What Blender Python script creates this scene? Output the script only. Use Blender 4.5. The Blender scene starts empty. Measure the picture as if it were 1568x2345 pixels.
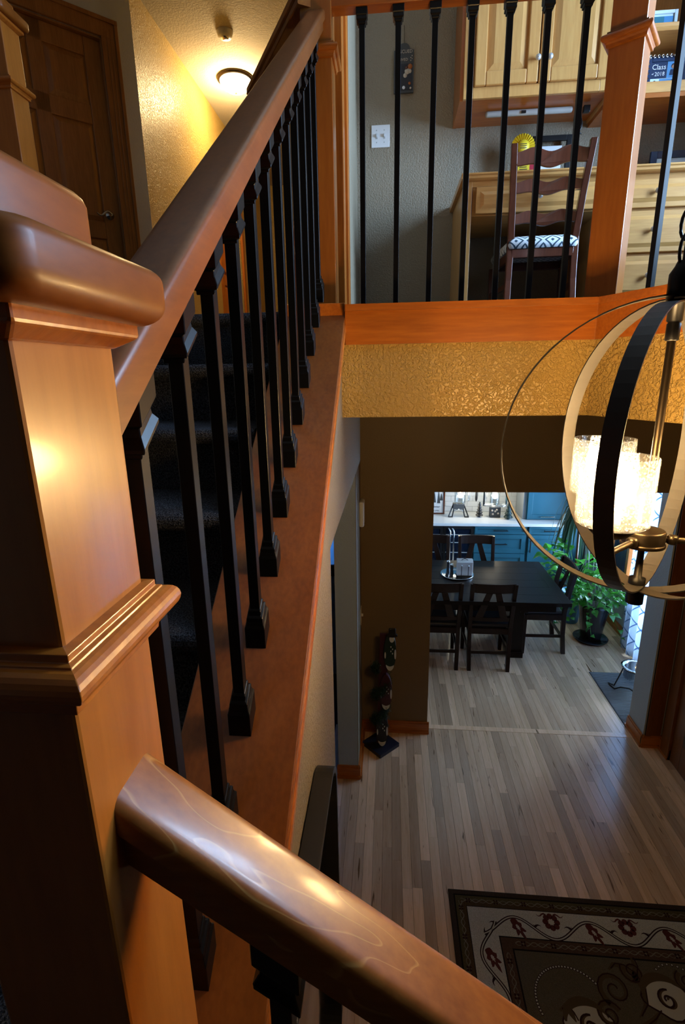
import bpy, bmesh, math, random
from mathutils import Vector, Matrix, Euler
random.seed(7)
PI = math.pi
SC = bpy.context.scene
COL = SC.collection

# ------------------------------------------------------------------ camera
CAM_H = 2.85
def _camera():
    yaw, pitch, roll = -0.0935, 0.2647, -0.0172
    f = Vector((math.sin(yaw)*math.cos(pitch), math.cos(yaw)*math.cos(pitch), -math.sin(pitch)))
    r = Vector((math.cos(yaw), -math.sin(yaw), 0)); u = r.cross(f)
    R = math.cos(roll)*r + math.sin(roll)*u
    U = -math.sin(roll)*r + math.cos(roll)*u
    cd = bpy.data.cameras.new('camera'); co = bpy.data.objects.new('camera', cd); COL.objects.link(co)
    cd.sensor_fit = 'VERTICAL'; cd.sensor_height = 36.0; cd.sensor_width = 24.0
    cd.lens = 1167.6/2345*36.0
    cd.clip_start = 0.02; cd.clip_end = 60
    m = Matrix((R, U, -f)).transposed().to_4x4(); m.translation = (0, 0, CAM_H)
    co.matrix_world = m
    SC.camera = co
_camera()

# ------------------------------------------------------------------ world, daylight, exposure
SC.view_settings.view_transform = 'Standard'
SC.view_settings.look = 'None'
SC.view_settings.gamma = 1.0
SC.view_settings.use_curve_mapping = False
SC.view_settings.exposure = 0.32
SC.cycles.diffuse_bounces = 2
w = bpy.data.worlds.new('overcast_sky'); SC.world = w; w.use_nodes = True
bg = w.node_tree.nodes['Background']
bg.inputs['Color'].default_value = (0.50, 0.72, 1.0, 1); bg.inputs['Strength'].default_value = 2.2
def area(name, loc, rot, sx, sy, power, color):
    ld = bpy.data.lights.new(name, 'AREA'); ld.shape = 'RECTANGLE'; ld.size = sx; ld.size_y = sy
    ld.energy = power; ld.color = color
    o = bpy.data.objects.new(name, ld); COL.objects.link(o); o.location = loc; o.rotation_euler = rot
    return o
DAY = (0.42, 0.66, 1.0)
# daylight entering through the real window openings: each lamp stands outside its glass
area('daylight_dining', (3.05, 5.35, 1.25), (0, math.radians(90), 0), 2.2, 2.5, 370, DAY)
area('daylight_foyer', (2.75, 1.20, 4.30), (0, math.radians(75), 0), 2.0, 1.3, 34, DAY)
area('daylight_loft', (2.75, 2.30, 4.25), (0, math.radians(85), 0), 1.6, 0.9, 230, DAY)
area('daylight_living', (-1.3, 4.95, 1.6), (math.radians(-90), 0, 0), 1.2, 1.0, 45, DAY)

# ------------------------------------------------------------------ helpers: geometry
class MB:
    def __init__(s): s.v = []; s.f = []; s.sm = []
    def add(s, vs, fs, smooth=False):
        b = len(s.v); s.v += [tuple(p) for p in vs]; s.f += [tuple(i+b for i in f) for f in fs]; s.sm += [smooth]*len(fs); return s
    def box(s, x0, x1, y0, y1, z0, z1):
        vs = [(x, y, z) for z in (z0, z1) for y in (y0, y1) for x in (x0, x1)]
        return s.add(vs, [(0,2,3,1),(4,5,7,6),(0,1,5,4),(2,6,7,3),(0,4,6,2),(1,3,7,5)])
    def hexa(s, p): # p: 4 bottom (ccw from above), 4 top
        return s.add(p, [(3,2,1,0),(4,5,6,7),(0,1,5,4),(1,2,6,5),(2,3,7,6),(3,0,4,7)])
    def prism(s, poly, vec, smooth=False): # poly: 3D points ring
        n = len(poly); v = Vector(vec)
        vs = [Vector(p) for p in poly] + [Vector(p)+v for p in poly]
        s.add(vs, [tuple(range(n))[::-1], tuple(range(n, 2*n))])
        s.add(vs, [(i, (i+1) % n, n+(i+1) % n, n+i) for i in range(n)], smooth); return s
    def loft(s, rings, closed=False, caps=True, smooth=True):
        n = len(rings[0]); vs = [p for r in rings for p in r]; m = len(rings); fs = []
        for i in range(m if closed else m-1):
            a = i*n; b = ((i+1) % m)*n
            for j in range(n): fs.append((a+j, a+(j+1) % n, b+(j+1) % n, b+j))
        s.add(vs, fs, smooth)
        if caps and not closed:
            s.add(rings[0], [tuple(range(n))[::-1]]); s.add(rings[-1], [tuple(range(n))])
        return s
    def lathe(s, c, prof, n=24, smooth=True, axis='z', caps=True):
        rings = []
        for r, h in prof:
            ring = []
            for i in range(n):
                a = 2*PI*i/n; x, y = r*math.cos(a), r*math.sin(a)
                if axis == 'z': p = (c[0]+x, c[1]+y, c[2]+h)
                elif axis == 'y': p = (c[0]+x, c[1]+h, c[2]+y)
                else: p = (c[0]+h, c[1]+x, c[2]+y)
                ring.append(p)
            rings.append(ring)
        return s.loft(rings, caps=caps, smooth=smooth)
    def tube(s, pts, r, n=8, closed=False, smooth=True, taper=None):
        pts = [Vector(p) for p in pts]; rings = []; m = len(pts)
        prev = None
        for i, p in enumerate(pts):
            if closed: t = pts[(i+1) % m]-pts[i-1]
            else: t = pts[min(i+1, m-1)]-pts[max(i-1, 0)]
            if t.length < 1e-9: t = Vector((0,0,1))
            t.normalize()
            if prev is None:
                up = Vector((0,0,1)) if abs(t.z) < .9 else Vector((1,0,0))
                a = t.cross(up).normalized()
            else:
                a = (prev - t*prev.dot(t)).normalized()
            prev = a; b = t.cross(a)
            rr = r if taper is None else r*taper(i/(m-1))
            rings.append([p + rr*(math.cos(2*PI*k/n)*a + math.sin(2*PI*k/n)*b) for k in range(n)])
        return s.loft(rings, closed=closed, smooth=smooth)
    def bar(s, a, b, wx, wy, up=(0,0,1)): # square bar between two points
        a = Vector(a); b = Vector(b); t = (b-a).normalized(); u = Vector(up)
        if abs(t.dot(u)) > .98: u = Vector((0,1,0))
        x = t.cross(u).normalized(); y = x.cross(t)
        q = [(-1,-1),(1,-1),(1,1),(-1,1)]
        r0 = [a + x*wx/2*i + y*wy/2*j for i, j in q]; r1 = [b + x*wx/2*i + y*wy/2*j for i, j in q]
        return s.loft([r0, r1], smooth=False)
    def sphere(s, c, r, n=12, m=8, sz=1.0):
        prof = [(max(1e-4, r*math.sin(PI*i/m)), -r*sz*math.cos(PI*i/m)) for i in range(m+1)]
        return s.lathe(c, prof, n)
    def xf(s, M): s.v = [tuple(M @ Vector(p)) for p in s.v]; return s
    def build(s, name, mat, parent=None, world=True, bevel=0, seg=2, smooth_all=False, kind=None):
        off = Vector((0,0,0))
        if parent is not None and world:
            q = parent
            while q is not None: off += q.location; q = q.parent
        me = bpy.data.meshes.new(name)
        me.from_pydata([Vector(p)-off for p in s.v], [], s.f)
        bm = bmesh.new(); bm.from_mesh(me)
        for f, sm in zip(bm.faces, s.sm): f.smooth = sm or smooth_all
        bmesh.ops.recalc_face_normals(bm, faces=bm.faces[:])
        bm.to_mesh(me); bm.free()
        if mat is not None: me.materials.append(mat)
        o = bpy.data.objects.new(name, me); COL.objects.link(o)
        if parent is not None: o.parent = parent
        if bevel:
            b = o.modifiers.new('bevel', 'BEVEL'); b.width = bevel; b.segments = seg; b.limit_method = 'ANGLE'; b.angle_limit = math.radians(40)
            b.harden_normals = False
        if kind: o['kind'] = kind
        return o

def tag(o, label, cat, group=None):
    o['label'] = label; o['category'] = cat
    if group: o['group'] = group
    return o
def thing(name, label, cat, loc=(0,0,0), rz=0, group=None):
    o = bpy.data.objects.new(name, None); COL.objects.link(o); o.empty_display_size = .05
    o.location = loc; o.rotation_euler = (0, 0, rz)
    return tag(o, label, cat, group)
def copy_tree(o, parent=None):
    c = o.copy(); COL.objects.link(c)
    if parent is not None: c.parent = parent
    for ch in [x for x in o.children]:
        copy_tree(ch, c)
    return c
def struct(name, mb, mat, bevel=0, label=None):
    o = mb.build(name, mat, bevel=bevel); o['kind'] = 'structure'
    if label: o['label'] = label
    return o
def rrect(w, h, r, n=4): # rounded rectangle outline in 2D
    pts = []
    for cx, cy, a0 in ((w/2-r, h/2-r, 0), (-w/2+r, h/2-r, 90), (-w/2+r, -h/2+r, 180), (w/2-r, -h/2+r, 270)):
        for i in range(n+1):
            a = math.radians(a0 + 90*i/n); pts.append((cx+r*math.cos(a), cy+r*math.sin(a)))
    return pts
def frame_mb(mb, x0, x1, z0, z1, y0, y1, wd): # rectangular frame in XZ
    mb.box(x0, x0+wd, y0, y1, z0, z1); mb.box(x1-wd, x1, y0, y1, z0, z1)
    mb.box(x0+wd, x1-wd, y0, y1, z0, z0+wd); mb.box(x0+wd, x1-wd, y0, y1, z1-wd, z1); return mb

# ------------------------------------------------------------------ helpers: materials
def nt(name):
    m = bpy.data.materials.new(name); m.use_nodes = True
    n = m.node_tree.nodes; b = n['Principled BSDF']; return m, n, m.node_tree.links, b
def plain(name, c, rough=.5, metal=0.0, spec=.5, emit=None, es=0, coat=0):
    m, n, l, b = nt(name)
    b.inputs['Base Color'].default_value = (*c, 1); b.inputs['Roughness'].default_value = rough
    b.inputs['Metallic'].default_value = metal; b.inputs['Specular IOR Level'].default_value = spec
    if coat: b.inputs['Coat Weight'].default_value = coat; b.inputs['Coat Roughness'].default_value = .12
    if emit: b.inputs['Emission Color'].default_value = (*emit, 1); b.inputs['Emission Strength'].default_value = es
    # faint procedural variation so that no surface is perfectly uniform
    tx = n.new('ShaderNodeTexNoise'); tx.inputs['Scale'].default_value = 35; tx.inputs['Detail'].default_value = 3
    mp = n.new('ShaderNodeMapRange'); mp.inputs['To Min'].default_value = max(.02, rough-.05); mp.inputs['To Max'].default_value = min(1, rough+.05)
    l.new(tx.outputs['Fac'], mp.inputs['Value']); l.new(mp.outputs['Result'], b.inputs['Roughness'])
    return m
def ramp(n, stops):
    r = n.new('ShaderNodeValToRGB'); e = r.color_ramp.elements
    e[0].position, e[0].color = stops[0][0], (*stops[0][1], 1); e[1].position, e[1].color = stops[-1][0], (*stops[-1][1], 1)
    for p, c in stops[1:-1]:
        x = e.new(p); x.color = (*c, 1)
    return r
def wood(name, c1, c2, scale=(14, 1.2, 14), rough=.32, coat=.25, figure=.5, objrand=0.0, bump=.04, obj=False):
    m, n, l, b = nt(name)
    if obj:
        t = n.new('ShaderNodeTexCoord'); src = t.outputs['Object']
    else:
        g = n.new('ShaderNodeNewGeometry'); src = g.outputs['Position']
    mp = n.new('ShaderNodeMapping'); mp.inputs['Scale'].default_value = scale; l.new(src, mp.inputs['Vector'])
    vec = mp.outputs['Vector']
    oi = n.new('ShaderNodeObjectInfo')
    if objrand:
        va = n.new('ShaderNodeVectorMath'); va.operation = 'ADD'
        cb = n.new('ShaderNodeCombineXYZ'); ml = n.new('ShaderNodeMath'); ml.operation = 'MULTIPLY'; ml.inputs[1].default_value = 57
        l.new(oi.outputs['Random'], ml.inputs[0])
        for k in 'XYZ': l.new(ml.outputs[0], cb.inputs[k])
        l.new(vec, va.inputs[0]); l.new(cb.outputs[0], va.inputs[1]); vec = va.outputs[0]
    n1 = n.new('ShaderNodeTexNoise'); n1.inputs['Scale'].default_value = 1.0; n1.inputs['Detail'].default_value = 6; n1.inputs['Distortion'].default_value = .8
    l.new(vec, n1.inputs['Vector'])
    n2 = n.new('ShaderNodeTexNoise'); n2.inputs['Scale'].default_value = 7; n2.inputs['Detail'].default_value = 4
    l.new(vec, n2.inputs['Vector'])
    mx = n.new('ShaderNodeMix'); mx.data_type = 'FLOAT'; mx.inputs['Factor'].default_value = 1-figure
    l.new(n1.outputs['Fac'], mx.inputs['A']); l.new(n2.outputs['Fac'], mx.inputs['B'])
    r = ramp(n, [(.32, c2), (.68, c1)]); l.new(mx.outputs['Result'], r.inputs['Fac'])
    out = r.outputs['Color']
    if objrand:
        hs = n.new('ShaderNodeHueSaturation'); mr = n.new('ShaderNodeMapRange')
        mr.inputs['To Min'].default_value = 1-objrand; mr.inputs['To Max'].default_value = 1+objrand*.7
        l.new(oi.outputs['Random'], mr.inputs['Value']); l.new(mr.outputs['Result'], hs.inputs['Value']); l.new(out, hs.inputs['Color']); out = hs.outputs['Color']
    l.new(out, b.inputs['Base Color'])
    b.inputs['Roughness'].default_value = rough
    b.inputs['Coat Weight'].default_value = coat; b.inputs['Coat Roughness'].default_value = .12
    bp = n.new('ShaderNodeBump'); bp.inputs['Strength'].default_value = bump; bp.inputs['Distance'].default_value = .01
    l.new(n2.outputs['Fac'], bp.inputs['Height']); l.new(bp.outputs['Normal'], b.inputs['Normal'])
    return m
def stucco(name, c, strength=.5, scale=110, rough=.5):
    m, n, l, b = nt(name)
    g = n.new('ShaderNodeNewGeometry')
    t = n.new('ShaderNodeTexNoise'); t.inputs['Scale'].default_value = scale; t.inputs['Detail'].default_value = 3; t.inputs['Roughness'].default_value = .55; t.inputs['Distortion'].default_value = .4
    l.new(g.outputs['Position'], t.inputs['Vector'])
    r = ramp(n, [(.42, (0,0,0)), (.6, (1,1,1))]); l.new(t.outputs['Fac'], r.inputs['Fac'])
    bp = n.new('ShaderNodeBump'); bp.inputs['Strength'].default_value = strength; bp.inputs['Distance'].default_value = .004
    l.new(r.outputs['Color'], bp.inputs['Height']); l.new(bp.outputs['Normal'], b.inputs['Normal'])
    b.inputs['Base Color'].default_value = (*c, 1); b.inputs['Roughness'].default_value = rough
    b.inputs['Specular IOR Level'].default_value = .45
    return m
def carpet(name, c1, c2):
    m, n, l, b = nt(name)
    g = n.new('ShaderNodeNewGeometry')
    t = n.new('ShaderNodeTexNoise'); t.inputs['Scale'].default_value = 260; t.inputs['Detail'].default_value = 2
    l.new(g.outputs['Position'], t.inputs['Vector'])
    r = ramp(n, [(.38, c2), (.62, c1)]); l.new(t.outputs['Fac'], r.inputs['Fac']); l.new(r.outputs['Color'], b.inputs['Base Color'])
    bp = n.new('ShaderNodeBump'); bp.inputs['Strength'].default_value = 1; bp.inputs['Distance'].default_value = .012
    l.new(t.outputs['Fac'], bp.inputs['Height']); l.new(bp.outputs['Normal'], b.inputs['Normal'])
    b.inputs['Roughness'].default_value = 1; b.inputs['Specular IOR Level'].default_value = .1
    return m

CH1, CH2 = (.50, .150, .016), (.32, .080, .008)       # stained cherry trim
M = {}
M['wood_x'] = wood('cherry_wood_x', CH1, CH2, (1.4, 16, 16))
M['wood_y'] = wood('cherry_wood_y', CH1, CH2, (16, 1.4, 16))
M['wood_z'] = wood('cherry_wood_z', CH1, CH2, (16, 16, 1.6))
M['newel'] = wood('newel_wood', (.44, .145, .020), (.33, .098, .012), (14, 14, 1.6), rough=.32, coat=.30, bump=.015)
M['curb'] = wood('shaded_curb_wood', (.27, .082, .012), (.17, .045, .006), (16, 1.4, 16))  # cherry darkened in colour, for chandelier light blocked from the curb
M['rail_y'] = wood('rail_wood_y', (.27, .080, .012), (.17, .046, .006), (18, 1.6, 18), rough=.36, coat=.18, bump=.008)
M['cap'] = wood('cap_wood', (.28, .080, .009), (.18, .046, .005), (16, 5, 16), rough=.40, coat=.04, bump=.01)
M['cap'].node_tree.nodes['Principled BSDF'].inputs['Specular IOR Level'].default_value = .28
M['rail_x'] = wood('rail_wood_x', (.34, .115, .020), (.20, .058, .009), (1.6, 18, 18), rough=.36, coat=.22, bump=.008)
M['door'] = wood('door_wood', (.50, .22, .055), (.32, .13, .028), (16, 16, 1.6), rough=.38)
M['maple_z'] = wood('honey_maple_z', (.66, .36, .115), (.52, .25, .070), (12, 12, 1.4), rough=.35, coat=.2)
M['maple_x'] = wood('honey_maple_x', (.64, .34, .105), (.48, .225, .060), (1.4, 14, 14), rough=.35, coat=.2)
M['plank'] = wood('birch_plank', (.78, .525, .335), (.60, .37, .205), (30, 1.8, 30), rough=.27, coat=.30, figure=.6, objrand=.34, bump=.02)
M['darkwood'] = wood('espresso_wood', (.011, .006, .004), (.005, .003, .002), (14, 1.5, 14), rough=.40, coat=.0)
M['darkwood'].node_tree.nodes['Principled BSDF'].inputs['Specular IOR Level'].default_value = .22
M['mahog'] = wood('mahogany', (.13, .038, .018), (.07, .019, .009), (14, 14, 2), rough=.28, coat=.35)
M['iron'] = plain('black_iron', (.0022, .0022, .0030), .36, .0, .34)
M['tan'] = stucco('tan_stucco', (.29, .235, .160))
M['door_dark'] = wood('dark_door_wood', (.20, .062, .012), (.12, .034, .006), (16, 16, 1.6), rough=.38)
M['gold'] = stucco('gold_stucco', (.50, .325, .092), 1.0, 85, .36)
M['gray'] = stucco('gray_paint', (.36, .39, .41), .2)
M['daylit_blue'] = stucco('daylight_tinted_paint', (.38, .48, .70), .2)  # blue put into the colour for cool daylight on the wall end
M['anglewall'] = stucco('daylight_lifted_paint', (.80, .84, .88), .2)  # painted near white to make up for daylight missing the angled wall
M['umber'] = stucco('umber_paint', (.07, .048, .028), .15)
M['brown'] = stucco('brown_paint', (.20, .135, .070), .15)
M['ceil'] = stucco('ceiling_paint', (.60, .54, .44), .25, 60, .8)
M['carpet'] = carpet('charcoal_carpet', (.085, .088, .10), (.020, .021, .026))
M['white'] = plain('white_plastic', (.78, .79, .80), .35)
M['nickel'] = plain('satin_nickel', (.62, .64, .66), .30, .45)
M['chrome'] = plain('chrome', (.80, .82, .85), .14, 1.0)
M['bronze'] = plain('bronze', (.070, .050, .030), .38, 1.0)
M['bandin'] = plain('band_inside', (.020, .0155, .0105), .5, .1)
M['teal'] = plain('teal_paint', (.020, .115, .165), .4)
M['black'] = plain('black_satin', (.008, .008, .009), .4)
M['quartz'] = plain('white_quartz', (.74, .73, .71), .22)
# ================================================================== the setting
UF = 3.075            # upper floor level
BEAM = 2.692          # underside of the balcony
YB = 1.93             # face of the balcony
YW = 3.61             # back wall of hall and loft
CEIL = 5.61
RX = 2.12             # front wall (with the front door)
# ---- hall and dining floors: boards 57 mm wide
def plank_floor(name, x0, x1, y0, y1, lens, cap):
    base = struct(name, MB().box(x0, x1, y0, y1, -.06, -.012), M['plank'], label='pale birch strip floor')
    me = bpy.data.meshes.new('plank')
    mb = MB(); e = .005; 
    mb.add([(-.5,-.5,0),(.5,-.5,0),(.5,.5,0),(-.5,.5,0),(-.5+e*2,-.5,1),(.5-e*2,-.5,1),(.5-e*2,.5,1),(-.5+e*2,.5,1)],
           [(3,2,1,0),(4,5,6,7),(0,1,5,4),(1,2,6,5),(2,3,7,6),(3,0,4,7)])
    me.from_pydata(mb.v, [], mb.f); me.materials.append(M['plank'])
    W = .057; n = int((x1-x0)/W); W = (x1-x0)/n; k = 0
    for i in range(n):
        y = y0 - random.uniform(0, lens[0])
        while y < y1:
            L = random.uniform(*lens); a = max(y, y0); b = min(y+L, y1)
            if y1-b < .12: b = y1; 
            if b-a > .03:
                o = bpy.data.objects.new('plank', me); COL.objects.link(o); o.parent = base
                o.location = (x0+(i+.5)*W, (a+b)/2, -.012); o.scale = (W-.0003, b-a-.0005, .012); k += 1
            y = y+L if b < y1 else y1
    return base, k
def add_knots(m):
    n, l = m.node_tree.nodes, m.node_tree.links; b = n['Principled BSDF']; src = b.inputs['Base Color'].links[0].from_socket
    g = n.new('ShaderNodeNewGeometry'); mp = n.new('ShaderNodeMapping'); mp.inputs['Scale'].default_value = (38, 3.2, 1); l.new(g.outputs['Position'], mp.inputs['Vector'])
    oi = n.new('ShaderNodeObjectInfo'); va = n.new('ShaderNodeVectorMath'); va.operation = 'ADD'; ml = n.new('ShaderNodeMath'); ml.operation = 'MULTIPLY'; ml.inputs[1].default_value = 91
    l.new(oi.outputs['Random'], ml.inputs[0]); l.new(mp.outputs['Vector'], va.inputs[0]); l.new(ml.outputs[0], va.inputs[1])
    t = n.new('ShaderNodeTexNoise'); t.inputs['Scale'].default_value = 1; t.inputs['Detail'].default_value = 4; t.inputs['Distortion'].default_value = 1.2; l.new(va.outputs[0], t.inputs['Vector'])
    r = ramp(n, [(.655, (0,0,0)), (.72, (1,1,1))]); l.new(t.outputs['Fac'], r.inputs['Fac'])
    mx = n.new('ShaderNodeMix'); mx.data_type = 'RGBA'; l.new(r.outputs['Color'], mx.inputs['Factor']); l.new(src, mx.inputs['A']); mx.inputs['B'].default_value = (.17, .085, .035, 1); l.new(mx.outputs['Result'], b.inputs['Base Color'])
add_knots(M['plank'])
def add_figure(m, sc, k=8.0, amt=.35, col=(.62,.34,.10)):
    n, l = m.node_tree.nodes, m.node_tree.links; b = n['Principled BSDF']; src = b.inputs['Base Color'].links[0].from_socket
    g = n.new('ShaderNodeNewGeometry'); mp = n.new('ShaderNodeMapping'); mp.inputs['Scale'].default_value = sc; l.new(g.outputs['Position'], mp.inputs['Vector'])
    t = n.new('ShaderNodeTexNoise'); t.inputs['Scale'].default_value = 1; t.inputs['Detail'].default_value = 1.5; l.new(mp.outputs['Vector'], t.inputs['Vector'])
    q = n.new('ShaderNodeMath'); q.operation = 'MULTIPLY'; q.inputs[1].default_value = k; f = n.new('ShaderNodeMath'); f.operation = 'FRACT'; l.new(t.outputs['Fac'], q.inputs[0]); l.new(q.outputs[0], f.inputs[0])
    r = ramp(n, [(0, (0,0,0)), (.90, (0,0,0)), (.97, (amt,amt,amt)), (1, (0,0,0))]); l.new(f.outputs[0], r.inputs['Fac'])
    mx = n.new('ShaderNodeMix'); mx.data_type = 'RGBA'; l.new(r.outputs['Color'], mx.inputs['Factor']); l.new(src, mx.inputs['A']); mx.inputs['B'].default_value = (*col, 1); l.new(mx.outputs['Result'], b.inputs['Base Color'])
add_figure(M['rail_x'], (5, 22, 5), 7, .45)
plank_floor('floor', -.428, RX, .95, 3.655, (.55, 1.25), 300)
plank_floor('floor', .315, 2.58, 3.705, 6.62, (.55, 1.3), 300)
struct('floor', MB().box(-.20, RX, -4.2, .95, -.06, 0), M['plank'], label='floor boards at the foot of the lower stairs')
struct('floor', MB().box(-3.4, -.428, .3, 5.6, -.06, 0).box(-.428, -.20, .3, .95, -.06, 0).box(-.428, -.35, 3.655, 5.6, -.06, 0), M['carpet'], label='carpeted living room floor under the stairs')
struct('trim_1', MB().box(.12, 2.0, 3.655, 3.705, -.05, .002), M['plank'], label='threshold board between hall and dining room')
# ---- lower back wall with dining opening
OL, OR_, OT = .325, 1.985, 2.02
mb = MB().box(-.35, OL, YW, YW+.13, 0, BEAM).box(OL, OR_, YW, YW+.13, OT, BEAM)
struct('wall_back', mb, M['brown'], label='brown wall with the wide dining room opening')
struct('wall_back', MB().box(OR_, OR_+.16, YW-.04, YW+.20, 0, BEAM), M['gray'], label='grey wall end at the right of the dining opening')
mb = MB().box(OR_+.012, RX-.012, YW-.052, YW-.036, .10, BEAM); mb.box(OR_+.012, OR_+.05, YW-.058, YW-.036, .10, BEAM)
struct('trim_2', mb, M['door_dark'], label='wide cherry casing beside the front door')
# column wall between passage and living room
struct('wall_left', MB().box(-.35, -.207, 3.09, YW, 0, BEAM), M['daylit_blue'], label='short wall end beside the passage under the stairs')
struct('wall_left', MB().box(-.207, -.2045, 3.088, YW, 0, BEAM), M['brown'], label='brown passage side of the short wall end')
def baseboard(name, pts, h=.10, t=.016):
    mb = MB()
    for a, b, nrm in pts:
        a = Vector((*a, 0)); b = Vector((*b, 0)); nn = Vector((*nrm, 0))
        d = (b-a).normalized()*0
        for t0, z0, z1 in ((t, 0.0, h*.86), (t*.6, h*.86, h), (t*1.7, 0.0, h*.22)):
            p = [a, b, b+nn*t0, a+nn*t0]
            mb.prism([q+Vector((0,0,z0)) for q in p], (0,0,z1-z0))
    o = mb.build(name, M['wood_x'], bevel=.002); o['kind'] = 'structure'; return o
baseboard('baseboard_left', [((-.36,3.09),(-.19,3.09),(0,-1)), ((-.207,3.075),(-.207,YW),(1,0))])
baseboard('baseboard_back', [((-.207,YW),(OL+.014,YW),(0,-1))])
baseboard('baseboard_right', [((OR_,YW-.06),(OR_,YW+.20),(-1,0)), ((OR_-.016,YW-.04),(RX,YW-.04),(0,-1)), ((RX,3.42),(RX,YW-.04),(-1,0))])
# ---- stair wall (under the curb) with the passage opening
SX0, SX1 = -.350, -.175
def curb_z(y): return .7178*y+1.666
pr = [(SX1, .24, 0), (SX1, 1.45, 0), (SX1, 1.45, 2.34), (SX1, 3.09, 2.34), (SX1, 3.09, BEAM), (SX1, YB, BEAM), (SX1, YB, curb_z(YB)-.06), (SX1, .24, curb_z(.24)-.06)]
struct('wall_left', MB().prism(pr[::-1], (SX0-SX1, 0, 0)), M['tan'], label='textured tan wall under the stair curb')
# ---- balcony: front face, angled face, floor slab
DX, DY = .407, -.914
C0 = Vector((.705, YB, 0)); C1 = C0 + 1.75*Vector((DX, DY, 0))
NN = Vector((-DY, DX, 0))   # inward normal of the angled part
def slab(z0, z1, inset, x0=-.175):
    a = Vector((x0, YB+inset, 0)); b = C0 + Vector((inset*.35, inset, 0)); c = C1 + NN*inset
    return [a+Vector((0,0,z0)), Vector((x0, YW, z0)), Vector((RX, YW, z0)), Vector((RX, c.y, z0)), c+Vector((0,0,z0)), b+Vector((0,0,z0))], (0,0,z1-z0)
p, v = slab(BEAM, UF-.125, .0); struct('wall_front', MB().prism(p[::-1], v), M['gold'], label='textured gold band of the balcony edge')
p, v = slab(UF-.125, UF-.006, -.014, -.16); struct('trim_3', MB().prism(p[::-1], v), M['wood_x'], bevel=.003, label='cherry fascia board along the balcony edge')
p, v = slab(UF-.012, UF+.010, -.022, -.16); struct('trim_4', MB().prism(p[::-1], v), M['wood_x'], bevel=.004, label='cherry nosing strip on top of the fascia')
p, v = slab(UF+.010, UF+.016, .16, -.175); struct('floor', MB().prism(p[::-1], v), M['carpet'], label='loft carpet')
# hall part of upper floor (left) 
mb = MB().box(-4.2, -.175, 1.985, 9.2, UF-.30, UF); mb.box(-4.2, -1.45, .2, 1.985, UF-.30, UF)
struct('floor', mb, M['carpet'], label='upper hall carpet')
struct('ceiling', MB().box(-4.2, RX+.2, -4.3, 9.2, CEIL, CEIL+.12), M['ceil'], label='cream ceiling over hall, loft and foyer')
struct('ceiling', MB().box(-3.4, 2.8, YW+.13, 8.0, 2.70, 2.82), M['ceil'], label='dining room ceiling')
# ---- loft back wall and side wall with door casing
struct('wall_back', MB().box(-.21, RX, YW, YW+.12, UF, CEIL), M['tan'], label='tan loft wall behind the desk')
mb = MB().box(-.33, -.21, 2.72, YW+.12, UF, CEIL); struct('wall_left', mb, M['tan'], label='narrow tan wall returning beside the loft')
mb = MB()
for y0, y1 in ((2.40, 2.47), (2.64, 2.72)): mb.box(-.335, -.195, y0, y1, UF, UF+2.1)
mb.box(-.335, -.195, 2.40, 2.72, UF+2.03, UF+2.1)
struct('trim_5', mb, M['wood_z'], bevel=.004, label='cherry door casing behind the balcony newel')
d = struct('door_2', MB().box(-.32, -.225, 2.47, 2.64, UF, UF+2.03), M['wood_z'], label='edge of a cherry door in the loft side wall')
mb = MB()
for z in (.3, .9, 1.5): mb.box(-.226, -.219, 2.50, 2.61, UF+z, UF+z+.42)
o = mb.build('panel', M['wood_z'], d, bevel=.004)
struct('wall_left', MB().box(-.33, -.21, 2.40, 2.72, UF+2.1, CEIL), M['tan'], label='wall above the loft side door')
# ---- upper hall: yellow wall, 45 degree wall with six panel door, end wall
HX, HY = -1.90, 4.38
mb = MB().box(HX-.12, HX, HY, 6.12, UF, CEIL).box(HX-.12, HX, 7.10, 9.2, UF, CEIL).box(HX-.12, HX, 6.12, 7.10, UF+2.05, CEIL)
struct('wall_left', mb, M['gold'], label='gold textured wall of the upper hall')
struct('wall_back', MB().box(HX, -.21, 8.6, 8.72, UF, CEIL), M['gold'], label='far end wall of the upper hall')
struct('wall_right', MB().box(-.33, -.21, YW+.12, 8.6, UF, CEIL), M['gold'], label='right hand wall of the upper hall')
def six_panel(root, w, h, t, mat, flip=1):
    """panels of a door standing in local XZ plane, front towards -Y, lower left at origin"""
    st, rl = .115, .11
    xs = [(st, w/2-.05), (w/2+.05, w-st)]
    zs = [(.22, .80), (.92, 1.56), (1.68, h-.12)]
    for x0, x1 in xs:
        for z0, z1 in zs:
            mb = MB(); a = .035
            mb.hexa([(x0+a, -.002, z0+a), (x1-a, -.002, z0+a), (x1-a, -.002, z1-a), (x0+a, -.002, z1-a),
                     (x0+.004, .012, z0+.004), (x1-.004, .012, z0+.004), (x1-.004, .012, z1-.004), (x0+.004, .012, z1-.004)])
            mb.build('door_panel', mat, root, world=False)
    mb = MB()
    mb.box(0, st, 0, t, 0, h).box(w-st, w, 0, t, 0, h).box(w/2-.05, w/2+.05, 0, t, 0, h)
    for z0, z1 in ((0, .22), (.80, .92), (1.56, 1.68), (h-.12, h)): mb.box(st, w-st, 0, t, z0, z1)
    mb.box(.01, w-.01, .012, t, .01, h-.01)
    mb.build('door_leaf', mat, root, world=False, bevel=.006)
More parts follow.
